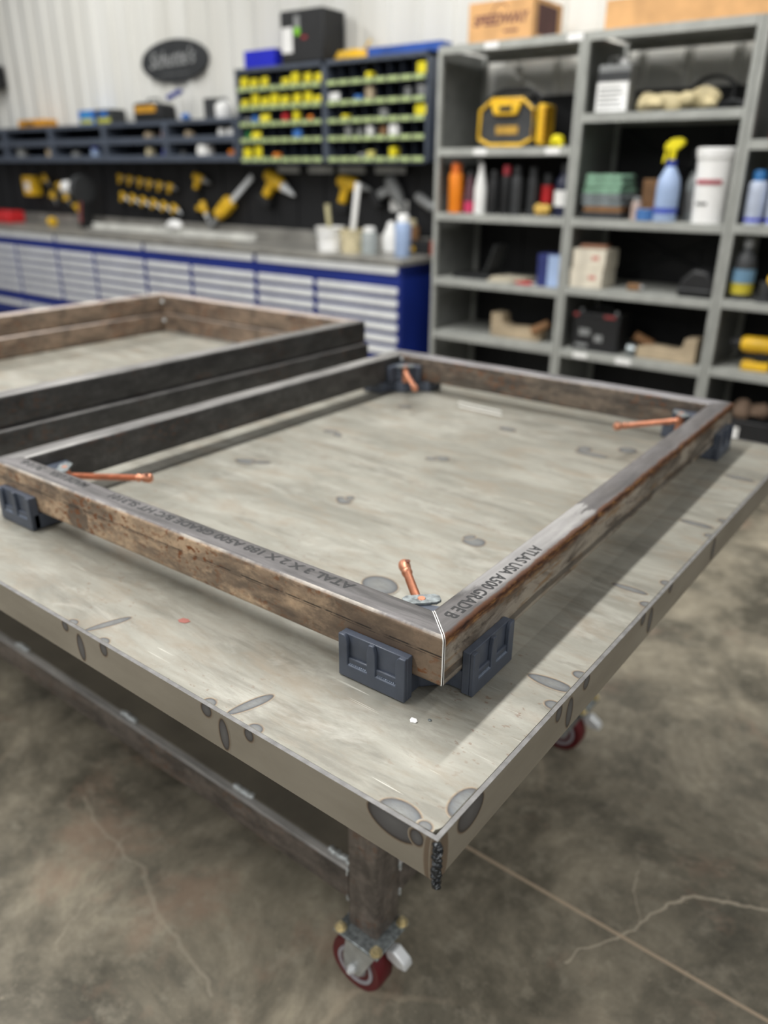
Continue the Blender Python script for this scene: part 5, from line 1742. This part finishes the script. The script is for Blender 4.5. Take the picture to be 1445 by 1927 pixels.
# --- right bay (only its left edge is in view)
bottle('red_bottle', 'dark red bottle at the edge of the picture on the upper right shelf', 'bottle', (-0.76, 4.10, 1.6925), 0.05, 0.20, paint((150, 40, 50), .4), 'dkgrey')
bottle('blue_capped_bottle', 'white bottle with a blue cap, left of two on the right shelf', 'bottle', (-0.795, 4.01, 1.3005), 0.045, 0.255, paint((206, 216, 236), .4), paint((40, 110, 170), .5), shape='can', band=('brightblue', 0.06, 0.12))
bottle('blue_capped_bottle', 'white bottle with a blue cap, right of two on the right shelf', 'bottle', (-0.69, 4.01, 1.3005), 0.045, 0.255, paint((206, 216, 236), .4), paint((40, 110, 170), .5), shape='can', band=('brightblue', 0.06, 0.12))
root = bottle('cleaner_bottle', 'black cleaner bottle with a pale blue and yellow label on the right shelf', 'bottle', (-0.79, 4.02, 0.9255), 0.055, 0.31, 'dkgrey', 'grey', band=(paint((120, 160, 190), .5), 0.28, 0.50))
bm = B(); lathe(bm, [(0.0558, 0.03), (0.0560, 0.031), (0.0560, 0.085)], seg=22); obj('yellow_band', bm, paint((206, 190, 60), .5), root)
root = thing('angle_grinder', 'yellow angle grinder lying on the right shelf beside the cleaner bottle', 'grinder', (-0.585, 4.02, 0.9255), 0.2)
bm = B(); lathe(bm, [(0.03, -0.08), (0.038, -0.06), (0.038, 0.04), (0.03, 0.07)], (0, 0, 0.10), 'X', 18); obj('grinder_body', bm, 'yellow', root)
bm = B(); cyl(bm, (-0.08, 0, 0.02), (-0.08, 0, 0.10), 0.03, 0.036, 18); cyl(bm, (-0.08, 0, 0.0), (-0.08, 0, 0.02), 0.058, None, 24); obj('grinder_head', bm, 'dkgrey', root)
root = thing('cordless_drill', 'yellow and black cordless drill lying on the low right shelf', 'drill', (-0.64, 4.04, 0.5605), 0.1)
bm = B(); lathe(bm, [(0.03, -0.10), (0.042, -0.08), (0.042, 0.05), (0.034, 0.08)], (0, 0, 0.135), 'X', 18); obj('motor_housing', bm, 'yellow', root)
bm = B(); lathe(bm, [(0.012, -0.16), (0.024, -0.14), (0.028, -0.10)], (0, 0, 0.135), 'X', 16); obj('chuck', bm, 'black', root)
bm = B(); prism(bm, [(0.0, 0.12), (0.06, 0.12), (0.04, 0.045), (-0.02, 0.045)], -0.02, 0.02, 0, XZ); obj('grip', bm, 'black', root, bevel=0.006)
bm = B(); box(bm, -0.08, 0.06, -0.04, 0.04, 0.0, 0.045); obj('battery', bm, 'yellow', root, bevel=0.008)
root = thing('black_case', 'black case with a white label low on the right shelving', 'case', (-0.62, 4.06, 0.1205))
bx('case_body', (-0.13, 0.16, -0.10, 0.10, 0, 0.17), 'black', root, bevel=0.006)
bx('white_label', (-0.115, -0.035, -0.1018, -0.1003, 0.05, 0.13), 'white', root)
gloves('rag_heap', 'heap of brownish rags on top of the low black case', (-0.62, 4.04, 0.1205 + 0.171), 5, 0.24, 0.12, 0.12, paint((120, 100, 84), .9), cat='rags')
root = thing('red_knob_can', 'small reddish tin standing at the end of the worktop against the shelving', 'tin', (-2.90, 4.22, WT))
bm = B(); lathe(bm, [(0.03, 0), (0.034, 0.01), (0.034, 0.09), (0.028, 0.10)], seg=18); obj('tin_body', bm, paint((170, 80, 60), .5), root)
bm = B(); lathe(bm, [(0.03, 0.1005), (0.03, 0.112), (0.02, 0.114)], seg=18); obj('lid', bm, 'dkgrey', root)

# --- cartons on top of the shelving
ZT = 2.2265
root = carton('cardboard_carton', 'square brown carton with dark lettering on top of the shelving', 'box', (-2.345, 4.17, ZT), 0.42, 0.36, 0.205, 'card', 0.0)
writing('carton_lettering', 'SPEEDWAY', 0.072, 'cardprint', root, Matrix.Translation((0.0, -0.1806, 0.088)) @ UP_Y, 0.0025, 0.15, 0.95, 0.0005, 'CENTER')
bm = B()
pts = [(0.062 * math.cos(t), -0.1806, 0.105 + 0.085 * math.sin(t)) for t in [math.radians(40 + i * 14) for i in range(21)]]
path(bm, [p for p in pts if abs(p[2] - 0.112) > 0.03 and p[2] > 0.112], 0.003, 4)
box(bm, 0.03, 0.12, -0.1812, -0.1801, 0.045, 0.056)
obj('carton_mark', bm, 'cardprint', root)
bm = B(); box(bm, 0.2101, 0.2108, -0.12, 0.12, 0.03, 0.18); obj('side_print', bm, paint((92, 62, 60), .8), root)
root = carton('long_carton', 'long low brown carton on top of the middle and right shelving', 'box', (-1.16, 4.17, ZT), 1.12, 0.30, 0.145, 'card', 0.0)
writing('carton_lettering', 'A-10  B', 0.03, 'cardprint', root, Matrix.Translation((-0.46, -0.1506, 0.108)) @ UP_Y, 0.001, 0, 1.2, 0.0004)
bpy.data.objects.remove([c for c in root.children if c.name.startswith('carton_lettering')][0])
